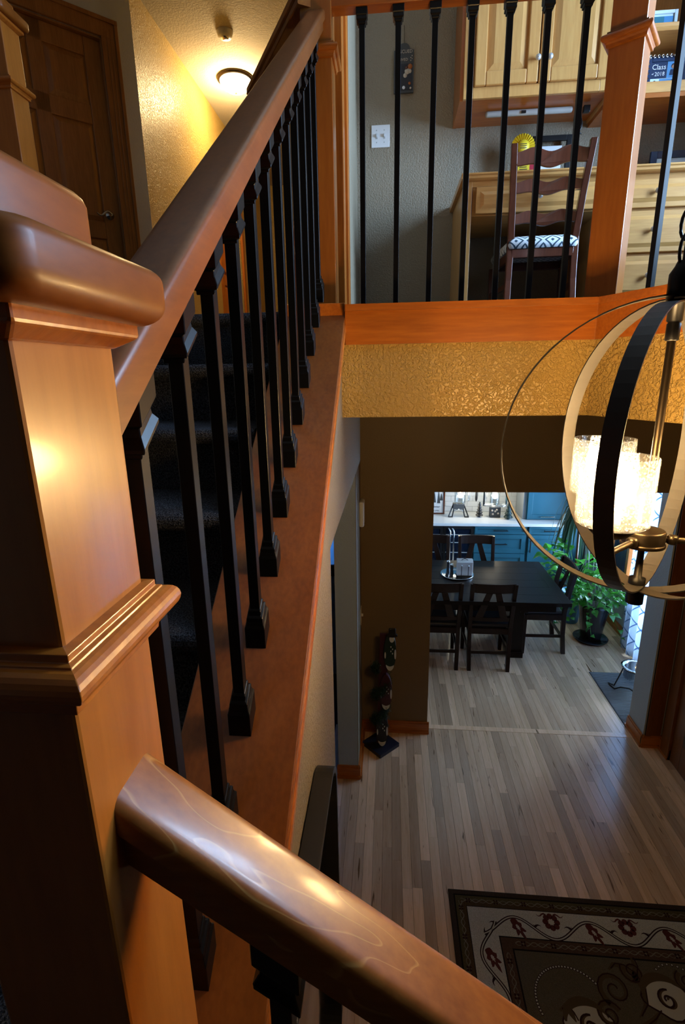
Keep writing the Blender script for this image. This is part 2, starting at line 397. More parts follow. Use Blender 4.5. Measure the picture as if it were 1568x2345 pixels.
def lever(root, x, z, s=1):
    r = MB().lathe((x, -.004, z), [(.031, 0), (.030, -.008), (.012, -.012), (.011, -.045)], 20, axis='y').build('rosette', M['chrome'], root, world=False)
    pts = [(x+s*(0.0+.105*i/10), -.045-.004*math.sin(i/10*PI), z+.016*math.sin(i/10*2*PI)-.004*i/10) for i in range(11)]
    MB().tube(pts, .009, 8, taper=lambda t: 1.1-.4*t).build('lever_handle', M['chrome'], root, world=False)
DIR = Vector((-1, -1, 0)).normalized()
def on45(t): return Vector((HX, HY, 0)) + DIR*t
dr = bpy.data.objects.new('door_1', None); COL.objects.link(dr); dr['kind'] = 'structure'; dr['label'] = 'six panel stained wood door on the angled hall wall'
DW = .86
dr.location = on45(.235+DW) + Vector((-.02, .02, UF)); dr.rotation_euler = (0, 0, math.radians(45))
six_panel(dr, DW, 2.10, .04, M['door']); lever(dr, DW-.075, .97, -1)
mb = MB()   # local frame of the 45 wall: x from the corner backwards
def w45(name, t0, t1, n0, n1, z0, z1, mat, label, bevel=0):
    N = Vector((1, -1, 0)).normalized()
    a, b = on45(t0), on45(t1)
    q = [a+N*n0, b+N*n0, b+N*n1, a+N*n1]
    return q
mbw = MB(); mbc = MB()
for t0, t1, z0, z1 in ((0, .235, UF, CEIL), (.235, .235+DW, UF+2.11, CEIL), (.235+DW, 3.0, UF, CEIL)):
    mbw.prism([p+Vector((0,0,z0)) for p in w45('', t0, t1, -.12, 0, 0, 0, None, '')], (0,0,z1-z0))
struct('wall_left', mbw, M['anglewall'], label='blue grey angled hall wall holding the six panel door')
for t0, t1, z0, z1, n1 in ((.115, .235, UF, UF+2.23, .018), (.235+DW, .235+DW+.12, UF, UF+2.23, .018), (.115, .235+DW+.12, UF+2.115, UF+2.23, .020),
                           (.115, .140, UF, UF+2.23, .028), (.115, .235+DW+.12, UF+2.205, UF+2.23, .030), (.165,.172,UF,UF+2.17,.022), (.19,.197,UF,UF+2.15,.022)):
    mbc.prism([p+Vector((0,0,z0)) for p in w45('', t0, t1, 0, n1, 0, 0, None, '')], (0,0,z1-z0))
for t0, t1, z0, z1 in ((.228, .240, UF, UF+2.12), (.235+DW-.005, .235+DW+.007, UF, UF+2.12), (.235, .235+DW, UF+2.10, UF+2.12)):
    mbc.prism([p+Vector((0,0,z0)) for p in w45('', t0, t1, -.12, 0, 0, 0, None, '')], (0,0,z1-z0))
struct('trim_6', mbc, M['door'], bevel=.004, label='moulded casing around the six panel door')
# second wooden door further down the hall
dr = bpy.data.objects.new('door_3', None); COL.objects.link(dr); dr['kind'] = 'structure'; dr['label'] = 'stained wood door in the gold hall wall behind the balusters'
dr.location = (HX-.03, 6.17, UF); dr.rotation_euler = (0, 0, math.radians(90)); six_panel(dr, .88, 2.03, .04, M['wood_z'])
mb = MB().box(HX-.01, HX+.018, 6.10, 6.175, UF, UF+2.1).box(HX-.01, HX+.018, 7.045, 7.12, UF, UF+2.1).box(HX-.01, HX+.018, 6.10, 7.12, UF+2.03, UF+2.1)
struct('trim_7', mb, M['wood_z'], bevel=.004, label='casing of the second hall door')
# closet doors at the end of the hall
dr = bpy.data.objects.new('door_4', None); COL.objects.link(dr); dr['kind'] = 'structure'; dr['label'] = 'dark red wooden door at the end of the upper hall'
dr.location = (-1.6, 8.56, UF); six_panel(dr, .92, 2.03, .04, M['wood_z'])
# ---- outer walls of the foyer
WZ0, WZ1 = 3.45, 5.15
mb = MB()
def wall_rx(mb, y0, y1, z0, z1): mb.box(RX, RX+.15, y0, y1, z0, z1)
wall_rx(mb, -4.2, .55, 0, CEIL); wall_rx(mb, .55, 1.85, 0, WZ0); wall_rx(mb, .55, 1.85, WZ1, CEIL); wall_rx(mb, 1.85, 1.90, 0, CEIL)
wall_rx(mb, 1.90, 2.80, 0, 3.5); wall_rx(mb, 1.90, 2.80, 5.0, CEIL); wall_rx(mb, 2.80, YW+.13, 0, CEIL)
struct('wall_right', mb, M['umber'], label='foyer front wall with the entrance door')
def window_x(name, x, y0, y1, z0, z1, mull, label):
    r = bpy.data.objects.new(name, None); COL.objects.link(r); r['kind'] = 'structure'; r['label'] = label
    mb = MB(); t = .05
    mb.box(x, x+.07, y0, y0+t, z0, z1).box(x, x+.07, y1-t, y1, z0, z1).box(x, x+.07, y0, y1, z0, z0+t).box(x, x+.07, y0, y1, z1-t, z1)
    for m in mull: mb.box(x, x+.07, m-t/2, m+t/2, z0, z1)
    mb.build('window_frame', M['wood_z'], r, bevel=.004)
    ys = [y0] + list(mull) + [y1]
    for a, b in zip(ys[:-1], ys[1:]): MB().box(x+.03, x+.036, a+t/2, b-t/2, z0+t, z1-t).build('pane', M['glass'], r)
    MB().box(x-.04, x+.07, y0-.03, y1+.03, z0-.03, z0).build('window_sill', M['wood_y'], r, bevel=.004)
    return r
m, n, l, b = nt('window_glass'); M['glass'] = m
tr = n.new('ShaderNodeBsdfTransparent'); gl = n.new('ShaderNodeBsdfGlossy'); gl.inputs['Roughness'].default_value = .02
mx = n.new('ShaderNodeMixShader'); fr = n.new('ShaderNodeFresnel'); fr.inputs['IOR'].default_value = 1.3
l.new(fr.outputs[0], mx.inputs[0]); l.new(tr.outputs[0], mx.inputs[1]); l.new(gl.outputs[0], mx.inputs[2]); l.new(mx.outputs[0], n['Material Output'].inputs['Surface'])
window_x('window_1', RX+.05, .55, 1.85, WZ0, WZ1, (1.2,), 'tall foyer window above the entrance')
window_x('window_2', RX+.05, 1.90, 2.80, 3.5, 5.0, (2.35,), 'loft side window')
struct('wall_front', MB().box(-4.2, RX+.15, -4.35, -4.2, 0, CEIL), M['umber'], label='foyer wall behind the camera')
struct('wall_left', MB().box(-4.32, -4.2, -4.35, 9.2, 0, CEIL), M['tan'], label='outer left wall')
# entrance door in the right wall
dr = bpy.data.objects.new('door_5', None); COL.objects.link(dr); dr['kind'] = 'structure'; dr['label'] = 'dark cherry entrance door with casing at the right edge'
dr.location = (RX-.002, 3.42, 0); dr.rotation_euler = (0, 0, math.radians(-90)); six_panel(dr, .95, 2.06, .04, M['door_dark'])
for o in [x for x in dr.children]: pass
mb = MB().box(RX-.025, RX+.01, 3.42, 3.52, 0, 2.16).box(RX-.025, RX+.01, 2.37, 2.47, 0, 2.16).box(RX-.025, RX+.01, 2.37, 3.52, 2.06, 2.16)
struct('trim_8', mb, M['door_dark'], bevel=.004, label='cherry casing of the entrance door')
# ---- living room seen through the passage
LY = 4.40
mb = MB().box(-3.4, -1.75, LY, LY+.12, 0, 2.70).box(-.40, -.35, LY, LY+.12, 0, 2.70).box(-1.75, -.40, LY, LY+.12, 0, 1.09).box(-1.75, -.40, LY, LY+.12, 2.2, 2.70)
struct('wall_back', mb, M['gray'], label='grey living room wall with window')
r = bpy.data.objects.new('window_3', None); COL.objects.link(r); r['kind'] = 'structure'; r['label'] = 'living room window glimpsed past the stair wall'
frame_mb(MB(), -1.75, -.40, 1.09, 2.2, LY-.01, LY+.08, .05).box(-1.13, -1.08, LY-.01, LY+.08, 1.09, 2.2).build('window_frame', M['darkwood'], r, bevel=.003)
MB().box(-1.70, -1.13, LY+.03, LY+.036, 1.14, 2.15).build('pane', M['glass'], r); MB().box(-1.08, -.45, LY+.03, LY+.036, 1.14, 2.15).build('pane', M['glass'], r)
MB().box(-1.80, -.37, LY-.05, LY+.02, 1.05, 1.09).build('window_sill', M['darkwood'], r, bevel=.003)
m, n, l, b = nt('dimmer_sheet'); M['shade'] = m  # translucent blue sheet, added only to dim the sky in this window
tl = n.new('ShaderNodeBsdfTranslucent'); tl.inputs['Color'].default_value = (.30, .50, .72, 1); mx = n.new('ShaderNodeMixShader'); mx.inputs[0].default_value = .6
b.inputs['Base Color'].default_value = (.30, .42, .55, 1); b.inputs['Roughness'].default_value = .9
l.new(b.outputs[0], mx.inputs[1]); l.new(tl.outputs[0], mx.inputs[2]); l.new(mx.outputs[0], n['Material Output'].inputs['Surface'])
rs = thing('window_dimmer', 'blue grey sheet added to dim the living room window', 'window dimmer', (-1.1, LY-.02, 1.10))
MB().box(-1.72, -.43, LY+.016, LY+.019, 1.12, 2.15).build('fabric', M['shade'], rs); MB().lathe((-1.72, LY+.0175, 2.16), [(.012,0),(.012,1.29)], 12, axis='x').build('roller', M['white'], rs)
struct('floor', MB().box(-4.4, 2.9, -4.4, 9.3, -.30, -.08), M['umber'], label='ground slab under the house')
struct('floor', MB().box(-4.2, -.20, -4.2, .3, -.06, 0), M['carpet'], label='carpeted floor behind the stairs')
struct('wall_left', MB().box(-3.52, -3.4, .3, 5.6, 0, 2.70), M['gray'], label='living room side wall')
struct('wall_left', MB().box(-.35, -.207, YW, LY+.02, 0, 2.70), M['gray'], label='living room side of the passage wall')
struct('ceiling', MB().box(-3.4, -.35, 1.985, 5.6, 2.70, 2.76), M['ceil'], label='living room ceiling')
# ---- dining room shell
DXR = 2.58; BY = 7.22
WY0, WY1 = 5.02, 6.55
mb = MB().box(DXR, DXR+.14, YW+.13, 4.18, 0, 2.70).box(DXR, DXR+.14, 4.98, WY0, 0, 2.70).box(DXR, DXR+.14, 4.18, 4.98, 2.15, 2.70).box(DXR, DXR+.14, 4.18, 4.98, 0, .06).box(DXR, DXR+.14, WY1, BY+.2, 0, 2.70).box(DXR, DXR+.14, WY0, WY1, 0, .50).box(DXR, DXR+.14, WY0, WY1, 2.15, 2.70)
struct('wall_right', mb, M['gray'], label='dining room window wall')
struct('wall_back', MB().box(-.4, DXR+.14, BY, BY+.12, 0, 2.70), M['gray'], label='dining room back wall')
struct('wall_front', MB().box(OR_+.16, DXR+.14, YW+.02, YW+.16, 0, 2.70), M['gray'], label='dining room side of the hall wall')
window_x('window_4', DXR+.04, WY0, WY1, .50, 2.15, (5.55, 6.05), 'wide dining room window behind the plants')
window_x('window_5', DXR+.04, 4.18, 4.98, .06, 2.15, (), 'glazed patio door behind the curtain')
baseboard('baseboard_right', [((DXR, 5.0), (DXR, 6.6), (-1, 0))])
struct('wall_left', MB().box(-.46, -.35, LY+.1, BY+.2, 0, 2.70), M['gray'], label='dining room left wall')
struct('floor', MB().box(-.35, .315, YW+.13, BY, -.06, 0), M['plank'], label='dining floor boards behind the brown wall')
# ================================================================== stairs
RISE, RUN, Y0 = .187, .2605, 1.985
st = thing('staircase', 'charcoal carpeted stair flight climbing behind the black balusters', 'stairs', (-.91, .3, UF-7*RISE))
def step_mb(k, x0, x1):
    z = UF - RISE*k; yn = Y0 - RUN*k         # nosing line of tread k
    prof = []
    r = .022
    prof.append((yn+.02, z-RISE-.002)); prof.append((yn+.02, z-2*r))
    for i in range(7):
        a = -PI/2 - PI*i/6; prof.append((yn+r*0+ .0 + r*math.cos(a)*1.0 + .0, z-r+r*math.sin(a)))
    prof.append((yn+RUN+.03, z)); prof.append((yn+RUN+.03, z-RISE-.002))
    return MB().prism([(x0, y, zz) for y, zz in prof], (x1-x0, 0, 0))
for k in range(1, 7):
    step_mb(k, -1.43, -.387).build('step', M['carpet'], st)
step_mb(0, -1.43, -.387).build('top_nosing', M['carpet'], st)
struct('floor', MB().box(-1.43, -.10, -1.2, .45, UF-7*RISE-.25, UF-7*RISE), M['carpet'], label='carpeted landing at the turn of the stairs')
struct('wall_left', MB().box(-1.55, -1.43, -1.3, 1.985, 0, UF), M['tan'], label='wall on the far side of the stairs')
# lower flight (towards the right, below the camera)
st = thing('staircase', 'lower carpeted stair flight descending to the right under the camera', 'stairs', (.7, -.3, 0))
LZ = UF-7*RISE
for k in range(1, 9):
    z = LZ - RISE*k
    MB().box(-.10+.26*(k-1), -.10+.26*k+.02, -.95, .24, max(0, z-RISE-.05), z).build('step', M['carpet'], st, bevel=.015)
# ---- curb (wide sloped board that carries the balusters), its edge strip and inner skirt
CX0, CX1 = -.378, -.159
def sloped(x0, x1, y0, y1, d0, d1):
    return MB().hexa([(x0,y0,curb_z(y0)+d0),(x1,y0,curb_z(y0)+d0),(x1,y1,curb_z(y1)+d0),(x0,y1,curb_z(y1)+d0),
                      (x0,y0,curb_z(y0)+d1),(x1,y0,curb_z(y0)+d1),(x1,y1,curb_z(y1)+d1),(x0,y1,curb_z(y1)+d1)])
ct = thing('stair_curb', 'wide sloping cherry curb board under the stair balusters', 'stair curb', (-.268, .24, 0))
sloped(CX0, CX1, .24, 1.955, -.024, 0).build('curb_board', M['curb'], ct, bevel=.003)
sloped(CX1-.012, CX1+.003, .24, 1.955, -.050, -.024).build('edge_strip', M['wood_y'], ct, bevel=.003)
sloped(CX0-.004, CX0+.012, .30, 1.955, -.42, -.0241).build('inner_skirt', M['curb'], ct)
MB().box(CX0, CX1, 1.93, 2.27, UF-.04, UF+.018).build('end_block', M['wood_y'], ct, bevel=.003)
# lower curb
def lz(x, a=-.315): return CAM_H + a - .80*(x+.209)
LC = lambda x: lz(x)-.86
ct = thing('stair_curb', 'sloping cherry curb under the lower handrail', 'stair curb', (.5, .333, 0))
MB().hexa([(-.15,.24,LC(-.15)-.03),(2.0,.24,max(.05,LC(2.0)-.03)),(2.0,.43,max(.05,LC(2.0)-.03)),(-.15,.43,LC(-.15)-.03),
           (-.15,.24,LC(-.15)),(2.0,.24,max(.08,LC(2.0))),(2.0,.43,max(.08,LC(2.0))),(-.15,.43,LC(-.15))]).build('curb_board', M['wood_x'], ct, bevel=.003)
pw = [(-.16,.27,0),(1.4,.27,0),(1.4,.27,LC(1.4)-.04),(-.16,.27,LC(-.16)-.04)]
struct('wall_front', MB().prism(pw, (0,.13,0)), M['tan'], label='low wall under the lower curb')

# ---- newel posts
def square_ring(h, z, c=(0,0), rot=0, shear=None):
    out = []
    for i, j in ((-1,-1),(1,-1),(1,1),(-1,1)):
        x, y = h*i, h*j
        xx = x*math.cos(rot)-y*math.sin(rot); yy = x*math.sin(rot)+y*math.cos(rot)
        zz = z if shear is None else z + shear[0]*xx + shear[1]*yy
        out.append((c[0]+xx, c[1]+yy, zz))
    return out
def moulding(zc, prof, h):   # square moulding: list of (overhang, dz)
    return MB().loft([square_ring(h+o, zc+dz) for o, dz in prof], smooth=False)
COLLAR = [(0,-.047),(.006,-.046),(.007,-.038),(.010,-.034)] + [(.011+.0115*math.sin(PI*i/10), -.0205-.0115*math.cos(PI*i/10)) for i in range(0, 11)] + [(.011,-.0075),(.007,-.0065),(.007,-.001),(0,0)]
def newel(name, label, x, y, z_foot, z_collar, rz=0, foot=True):
    r = thing(name, label, 'newel post', (x, y, z_foot), rz)
    h = .055; zc = z_collar - z_foot; B = lambda mb, nm, mt, bv=.003: mb.build(nm, mt, r, world=False, bevel=bv)
    B(MB().loft([square_ring(h, 0), square_ring(h, zc+.196)], smooth=False), 'shaft', M['newel'])
    B(moulding(zc, COLLAR, h+.0005), 'collar', M['wood_x'], .0015)
    cz = zc+.193
    prof = [(0,-.004),(.003,-.003),(.015,.004),(.015,.013)]
    B(moulding(cz, prof, h), 'cap_moulding', M['wood_x'], .002)
    # thick bull-nosed cap slab and the block above it
    rings = []; hs = .091; t = .040
    for i in range(0, 9):
        a = -PI/2 + PI/2*i/8; rings.append((hs-.015+.015*math.cos(a), cz+.013+.016+.016*math.sin(a)))
    for i in range(0, 7):
        a = PI/2*i/6; rings.append((hs-.009+.009*math.cos(a), cz+.013+t-.010+.010*math.sin(a)))
    def rr(hh, z, rad):
        return [(px, py, z) for px, py in rrect(2*hh, 2*hh, rad, 4)]
    B(MB().loft([rr(hh, z, .020) for hh, z in rings]), 'cap_slab', M['cap'], 0)
    z1 = cz+.013+t
    B(MB().loft([rr(.054, z1, .010), rr(.054, z1+.036, .010), rr(.0525, z1+.041, .010), rr(.049, z1+.0445, .008), rr(.040, z1+.046, .006)]), 'cap_block', M['cap'], 0)
    return r
newel('newel_post', 'large cherry newel post in the near left foreground', -.264, .333, LZ-.9, CAM_H-.168)
newel('newel_post', 'cherry newel where the stair handrail meets the balcony', -.266, 2.20, UF-.0, UF+.90)
newel('newel_post', 'angled cherry corner newel of the balcony in front of the desk drawers', .81, 2.18, UF+.01, UF+.875, math.radians(-33))
newel('newel_post', 'newel post cut by the top left corner, before the six panel door', -1.625, 2.42, UF-.0, UF+.985)

# ---- handrails
RPROF = []
def rail_profile(w=.067, h=.058):
    pts = []
    for i in range(5):
        a = PI/2*i/4; pts.append((w/2-.012+.012*math.cos(a), -.012+.012*math.sin(a)))
    for i in range(5):
        a = PI/2+PI/2*i/4; pts.append((-w/2+.012+.012*math.cos(a), -.012+.012*math.sin(a)))
    k = [(-w/2,-.030),(-w/2+.004,-.035),(-w/2+.007,-.037),(-w/2+.007,-h+.003),(-w/2+.010,-h)]
    return pts + k + [(-x, z) for x, z in k[::-1]]
def rail(name, label, a, b, w=.067, h=.058, mat=None):
    a = Vector(a); b = Vector(b); d = b-a; hd = Vector((d.x, d.y, 0)).normalized(); sd = Vector((hd.y, -hd.x, 0))
    o = MB()
    o.loft([[p + sd*x + Vector((0,0,z)) for x, z in rail_profile(w, h)] for p in (a, b)])
    ob = o.build(name, mat, None)
    ob.data.transform(Matrix.Translation(-a)); ob.location = a
    m = ob.modifiers.new('edges', 'EDGE_SPLIT'); m.split_angle = math.radians(35)
    return tag(ob, label, 'handrail')
def rz(y): return .71*y + 2.547
rail('handrail', 'brown stair handrail rising from the near newel to the balcony', (-.266, .386, rz(.386)), (-.266, 2.147, rz(2.147)), .067, .064, mat=M['rail_y'])
rail('handrail', 'lower handrail sloping down to the right from the near newel', (-.212, .332, lz(-.212)), (2.0, .332, lz(2.0)), .062, .070, mat=M['rail_x'])
LR = 4.135
rail('handrail', 'level balcony handrail at the top edge of the photo', (-.212, 2.18, LR), (.76, 2.18, LR), mat=M['wood_x'])
P0 = Vector((.81, 2.18, 0)); SD = Vector((DX, DY, 0))
a, b = P0+SD*.05, P0+SD*1.7
rail('handrail', 'balcony handrail turning towards the camera beyond the corner newel', (a.x, a.y, LR), (b.x, b.y, LR), mat=M['wood_y'])
rail('handrail', 'short dark handrail running back from the balcony newel', (-.300, 2.135, LR), (-.639, 2.748, LR), mat=M['wood_y'])

# ---- balusters
SHOE = [(.0205,0),(.0205,.042),(.0180,.047),(.0175,.050),(.0165,.053),(.0165,.060),(.0125,.063),(.0125,.072),(.0104,.074)]
BH = .0099
def baluster(label, x, y, zb, zt, sh, group, rot=0, first=None):
    r = thing('baluster', label, 'baluster', (x, y, zb), rot, group)
    H_ = zt-zb
    MB().loft([square_ring(BH, .0, shear=sh), square_ring(BH, H_, shear=sh)], smooth=False).build('shaft', M['iron'], r, world=False, bevel=.0008, seg=1)
    MB().loft([square_ring(h, z+.0005, shear=sh) for h, z in SHOE], smooth=False).build('base_shoe', M['iron'], r, world=False, bevel=.001, seg=1)
    up = [(.0205,0),(.0205,-.030),(.0150,-.036),(.0160,-.044),(.0205,-.053),(.0205,-.058),(.0140,-.062),(.0140,-.068),(.0104,-.070)]
    MB().loft([square_ring(h, H_+z-.001, shear=sh) for h, z in up], smooth=False).build('top_shoe', M['iron'], r, world=False, bevel=.001, seg=1)
    return r
ORD = ['first','second','third','fourth','fifth','sixth','seventh','eighth','ninth','tenth','eleventh','twelfth','thirteenth']
for k in range(12):
    y = .513 + .1375*k
    if y > 2.05: break
    baluster('black square stair baluster, %s up from the near newel' % ORD[k], -.266, y, curb_z(y), rz(y)-.064, (0, .71), 'stair balusters')
def lvl(label, x, y, group, rot=0):
    r = thing('baluster', label, 'baluster', (x, y, UF+.010), rot, group); H_ = LR-.058-UF-.010
    MB().loft([square_ring(BH, 0), square_ring(BH, H_)], smooth=False).build('shaft', M['iron'], r, world=False, bevel=.0008, seg=1)
    MB().loft([square_ring(h, z+.0005) for h, z in [(.020,0),(.020,.010),(.017,.014),(.015,.020),(.0104,.022)]], smooth=False).build('base_shoe', M['iron'], r, world=False, bevel=.001, seg=1)
    MB().loft([square_ring(h, H_+z-.001) for h, z in [(.020,0),(.020,-.020),(.0175,-.023),(.0185,-.034),(.014,-.037),(.014,-.044),(.0104,-.046)]], smooth=False).build('top_shoe', M['iron'], r, world=False, bevel=.001, seg=1)
for k in range(7):
    lvl('black balcony baluster, %s to the right of the stair head newel' % ORD[k], -.106+.1272*k, 2.18, 'balcony balusters')
for k in range(6):
    p = P0 + SD*(.205+.127*k)
    lvl('black balcony baluster, %s past the corner newel towards the camera' % ORD[k], p.x, p.y, 'balusters of the angled balcony side', math.radians(-66))
for k in range(8):
    x = -.095+.115*k
    baluster('black baluster, %s along the lower handrail' % ORD[k], x, .333, LC(x), lz(x)-.070, (-.80, 0), 'lower stair balusters')

CH_A0, CH_W = -16.4, 128
# ================================================================== chandelier
D = 1.05
CXc, CYc = .497*D, D
ZT, ZB = CAM_H+.118*D, CAM_H-.425*D
R0 = (ZT-ZB)/2; ZC = (ZT+ZB)/2
ch = thing('chandelier', 'bronze orb chandelier of crossing bands with seeded glass candle shades', 'chandelier', (CXc, CYc, ZB-.05))
view = math.atan2(CYc, CXc)            # direction from camera to fixture
def band(ang, rad, wd=.032, th=.0028):
    """vertical ring; ang measured from screen-left towards the far side"""
    a = view + PI/2 - ang            # left = view+90 deg
    hx, hy = math.cos(a), math.sin(a); nx, ny = -hy, hx
    ri, ro, n = [], [], 72
    rings = []
    for i in range(n):
        t = 2*PI*i/n
        def P(rr, off): return (CXc+hx*rr*math.cos(t)+nx*off, CYc+hy*rr*math.cos(t)+ny*off, ZC+rr*math.sin(t))
        rings.append([P(rad, -wd/2), P(rad, wd/2), P(rad-th, wd/2), P(rad-th, -wd/2)])
    return rings
def build_band(ang, rad):
    rings = band(ang, rad)
    o = MB().loft(rings, closed=True, smooth=False).build('band', M['black_band'], ch)
    o.data.materials.append(M['bandin'])
    for p in o.data.polygons:
        p.use_smooth = False
        c = p.center; q = Vector((c.x, c.y, c.z + (ch.location.z - ZC)))
        if p.normal.dot(q) < -0.02*q.length*0 and abs(p.normal.dot(q)/max(q.length,1e-6)) > .5: p.material_index = 1
    return o
M['black_band'] = plain('band_outside', (.018, .017, .018), .42, .3)
build_band(math.radians(48), R0); build_band(math.radians(-14), R0+.006); build_band(math.radians(-77), R0-.006)
HZ = CAM_H-.322*D
MB().lathe((CXc, CYc, 0), [(.0075, HZ), (.0075, ZT+.01)], 14).build('stem', M['bronze'], ch)
MB().lathe((CXc, CYc, 0), [(.010, ZT-.075), (.012, ZT-.073), (.012, ZT-.045), (.010, ZT-.043), (.0135, ZT-.040), (.0135, ZT-.006), (.019, ZT-.004), (.019, ZT+.040), (.012, ZT+.052), (.008, ZT+.062)], 18).build('stem_coupling', M['iron'], ch)
MB().lathe((CXc, CYc, 0), [(.012, HZ-.022), (.030, HZ-.018), (.042, HZ-.014), (.042, HZ-.008), (.040, HZ-.006), (.040, HZ+.016), (.038, HZ+.020), (.004, HZ+.022)], 28).build('hub', M['bronze'], ch, bevel=.001)
MB().lathe((CXc, CYc, 0), [(.017, ZB-.034), (.017, ZB-.004), (.014, ZB-.002)], 16).build('bottom_finial', M['iron'], ch)
MB().lathe((CXc, CYc, 0), [(.016, ZB+.004), (.016, ZB+.022), (.008, ZB+.024), (.006, HZ-.02)], 16).build('bottom_nut', M['iron'], ch)
m, n, l, b = nt('seeded_glass'); M['seeded'] = m
g_ = n.new('ShaderNodeNewGeometry'); vo = n.new('ShaderNodeTexVoronoi'); vo.inputs['Scale'].default_value = 170
l.new(g_.outputs['Position'], vo.inputs['Vector'])
rp = ramp(n, [(.12, (1,1,1)), (.34, (0,0,0))]); l.new(vo.outputs['Distance'], rp.inputs['Fac'])
bp = n.new('ShaderNodeBump'); bp.inputs['Strength'].default_value = .8; bp.inputs['Distance'].default_value = .004; l.new(rp.outputs['Color'], bp.inputs['Height'])
tr = n.new('ShaderNodeBsdfTransparent'); tr.inputs['Color'].default_value = (.97, .96, .93, 1)
tl = n.new('ShaderNodeBsdfTranslucent'); tl.inputs['Color'].default_value = (.95, .93, .88, 1)
gl = n.new('ShaderNodeBsdfGlossy'); gl.inputs['Roughness'].default_value = .08
l.new(bp.outputs['Normal'], gl.inputs['Normal']); l.new(bp.outputs['Normal'], tl.inputs['Normal'])
m1 = n.new('ShaderNodeMixShader'); mr = n.new('ShaderNodeMapRange'); mr.inputs['To Min'].default_value = .040; mr.inputs['To Max'].default_value = .45
l.new(rp.outputs['Color'], mr.inputs['Value']); l.new(mr.outputs['Result'], m1.inputs[0]); l.new(tr.outputs[0], m1.inputs[1]); l.new(tl.outputs[0], m1.inputs[2])
m2 = n.new('ShaderNodeMixShader'); m2.inputs[0].default_value = .06; l.new(m1.outputs[0], m2.inputs[1]); l.new(gl.outputs[0], m2.inputs[2])
l.new(m2.outputs[0], n['Material Output'].inputs['Surface'])
M['bulb'] = plain('lit_bulb', (1,.9,.7), .4, emit=(1.0, .80, .48), es=60)
def bulb_light(name, loc, power, color, rad):
    ld = bpy.data.lights.new(name, 'POINT'); ld.energy = power; ld.color = color; ld.shadow_soft_size = rad
    o = bpy.data.objects.new(name, ld); COL.objects.link(o); o.location = loc; return o
WARM = (1.0, .58, .20)
for ang in (CH_A0, CH_A0+120, CH_A0+240):
    a = math.radians(ang); ar = .155
    px, py = CXc+ar*math.cos(a), CYc+ar*math.sin(a)
    arm = MB().tube([(CXc+.036*math.cos(a), CYc+.036*math.sin(a), HZ+.003), (px, py, HZ+.003)], .0065, 10)
    ob = arm.build('arm', M['bronze'], ch)
    MB().lathe((CXc+.052*math.cos(a), CYc+.052*math.sin(a), HZ+.003), [(.008,-.009),(.011,-.006),(.011,.006),(.008,.009)], 12).build('arm_ferrule', M['bronze'], ob)
    MB().tube([(px, py, HZ-.004), (px, py, HZ+.046)], .006, 10).build('riser', M['bronze'], ob)
    HS = HZ+.048
    MB().lathe((px, py, HS), [(.010,-.014),(.030,-.006),(.040,.004),(.041,.010),(.020,.012)], 24).build('candle_cup', M['bronze'], ch)
    gr = .064
    MB().lathe((px, py, HS+.012), [(.022,0),(gr-.008,.001),(gr-.002,.005),(gr,.014),(gr,.126),(gr-.0008,.128),(gr-.0030,.128),(gr-.0032,.014),(gr-.008,.0045),(.022,.0035)], 40).build('glass_shade', M['seeded'], ch)
    MB().lathe((px, py, HS+.012), [(.015,0),(.015,.030),(.012,.034)], 16).build('candle_sleeve', M['white'], ch)
    MB().lathe((px, py, HS+.042), [(.012,0),(.020,.010),(.032,.028),(.036,.048),(.032,.066),(.018,.078),(.002,.082)], 20).build('bulb', M['bulb'], ch)
    bulb_light('chandelier_lamp', (px, py, HS+.088), CH_W, WARM, .038)
# hanging loop, chain and canopy
zz = ZT+.058; k = 0
while zz < CEIL-.06:
    rg = []; rad = .021
    pts = [(rad*.62*math.cos(2*PI*i/14), 0, rad*1.25*math.sin(2*PI*i/14)) for i in range(14)]
    rot = Matrix.Rotation(math.radians(90*(k % 2)+30), 3, 'Z')
    MB().tube([Vector((CXc, CYc, zz+rad)) + rot @ Vector(p) for p in pts], .0028, 6, closed=True).build('chain_link', M['iron'], ch)
    zz += .043; k += 1
MB().lathe((CXc, CYc, 0), [(.01, CEIL-.055), (.03, CEIL-.05), (.065, CEIL-.012), (.065, CEIL-.001)], 24).build('canopy', M['bronze'], ch)
HALL_W = 50
# ================================================================== upper hall fittings
r = thing('ceiling_light', 'glowing flush dome light on the upper hall ceiling', 'ceiling light', (-1.50, 5.72, CEIL))
MB().lathe((-1.50, 5.72, CEIL), [(.17,-.001),(.17,-.018),(.15,-.024)], 32).build('base_pan', M['bronze'], r)
M['dome'] = plain('lit_dome', (1,.95,.85), .4, emit=(1.0,.78,.42), es=40)
MB().lathe((-1.50, 5.72, CEIL-.022), [(.150,0),(.146,-.02),(.125,-.05),(.085,-.075),(.03,-.09),(.004,-.092)], 32).build('glass_dome', M['dome'], r)
MB().lathe((-1.50, 5.72, CEIL-.112), [(.006,0),(.012,-.006),(.010,-.016),(.003,-.022)], 12).build('finial', M['bronze'], r)
bulb_light('hall_ceiling_lamp', (-1.50, 5.72, CEIL-.145), HALL_W, (1.0,.70,.32), .12)
r = thing('smoke_detector', 'round white smoke detector on the ceiling before the hall light', 'smoke detector', (-1.385, 5.03, CEIL))
MB().lathe((-1.385, 5.03, CEIL), [(.068,-.0005),(.068,-.012),(.062,-.016),(.060,-.034),(.050,-.042),(.004,-.044)], 28).build('body', M['white'], r)
MB().lathe((-1.385, 5.03, CEIL-.043), [(.030,0),(.028,-.006),(.022,-.008),(.004,-.009)], 20).build('sensor_cap', M['chrome'], r)

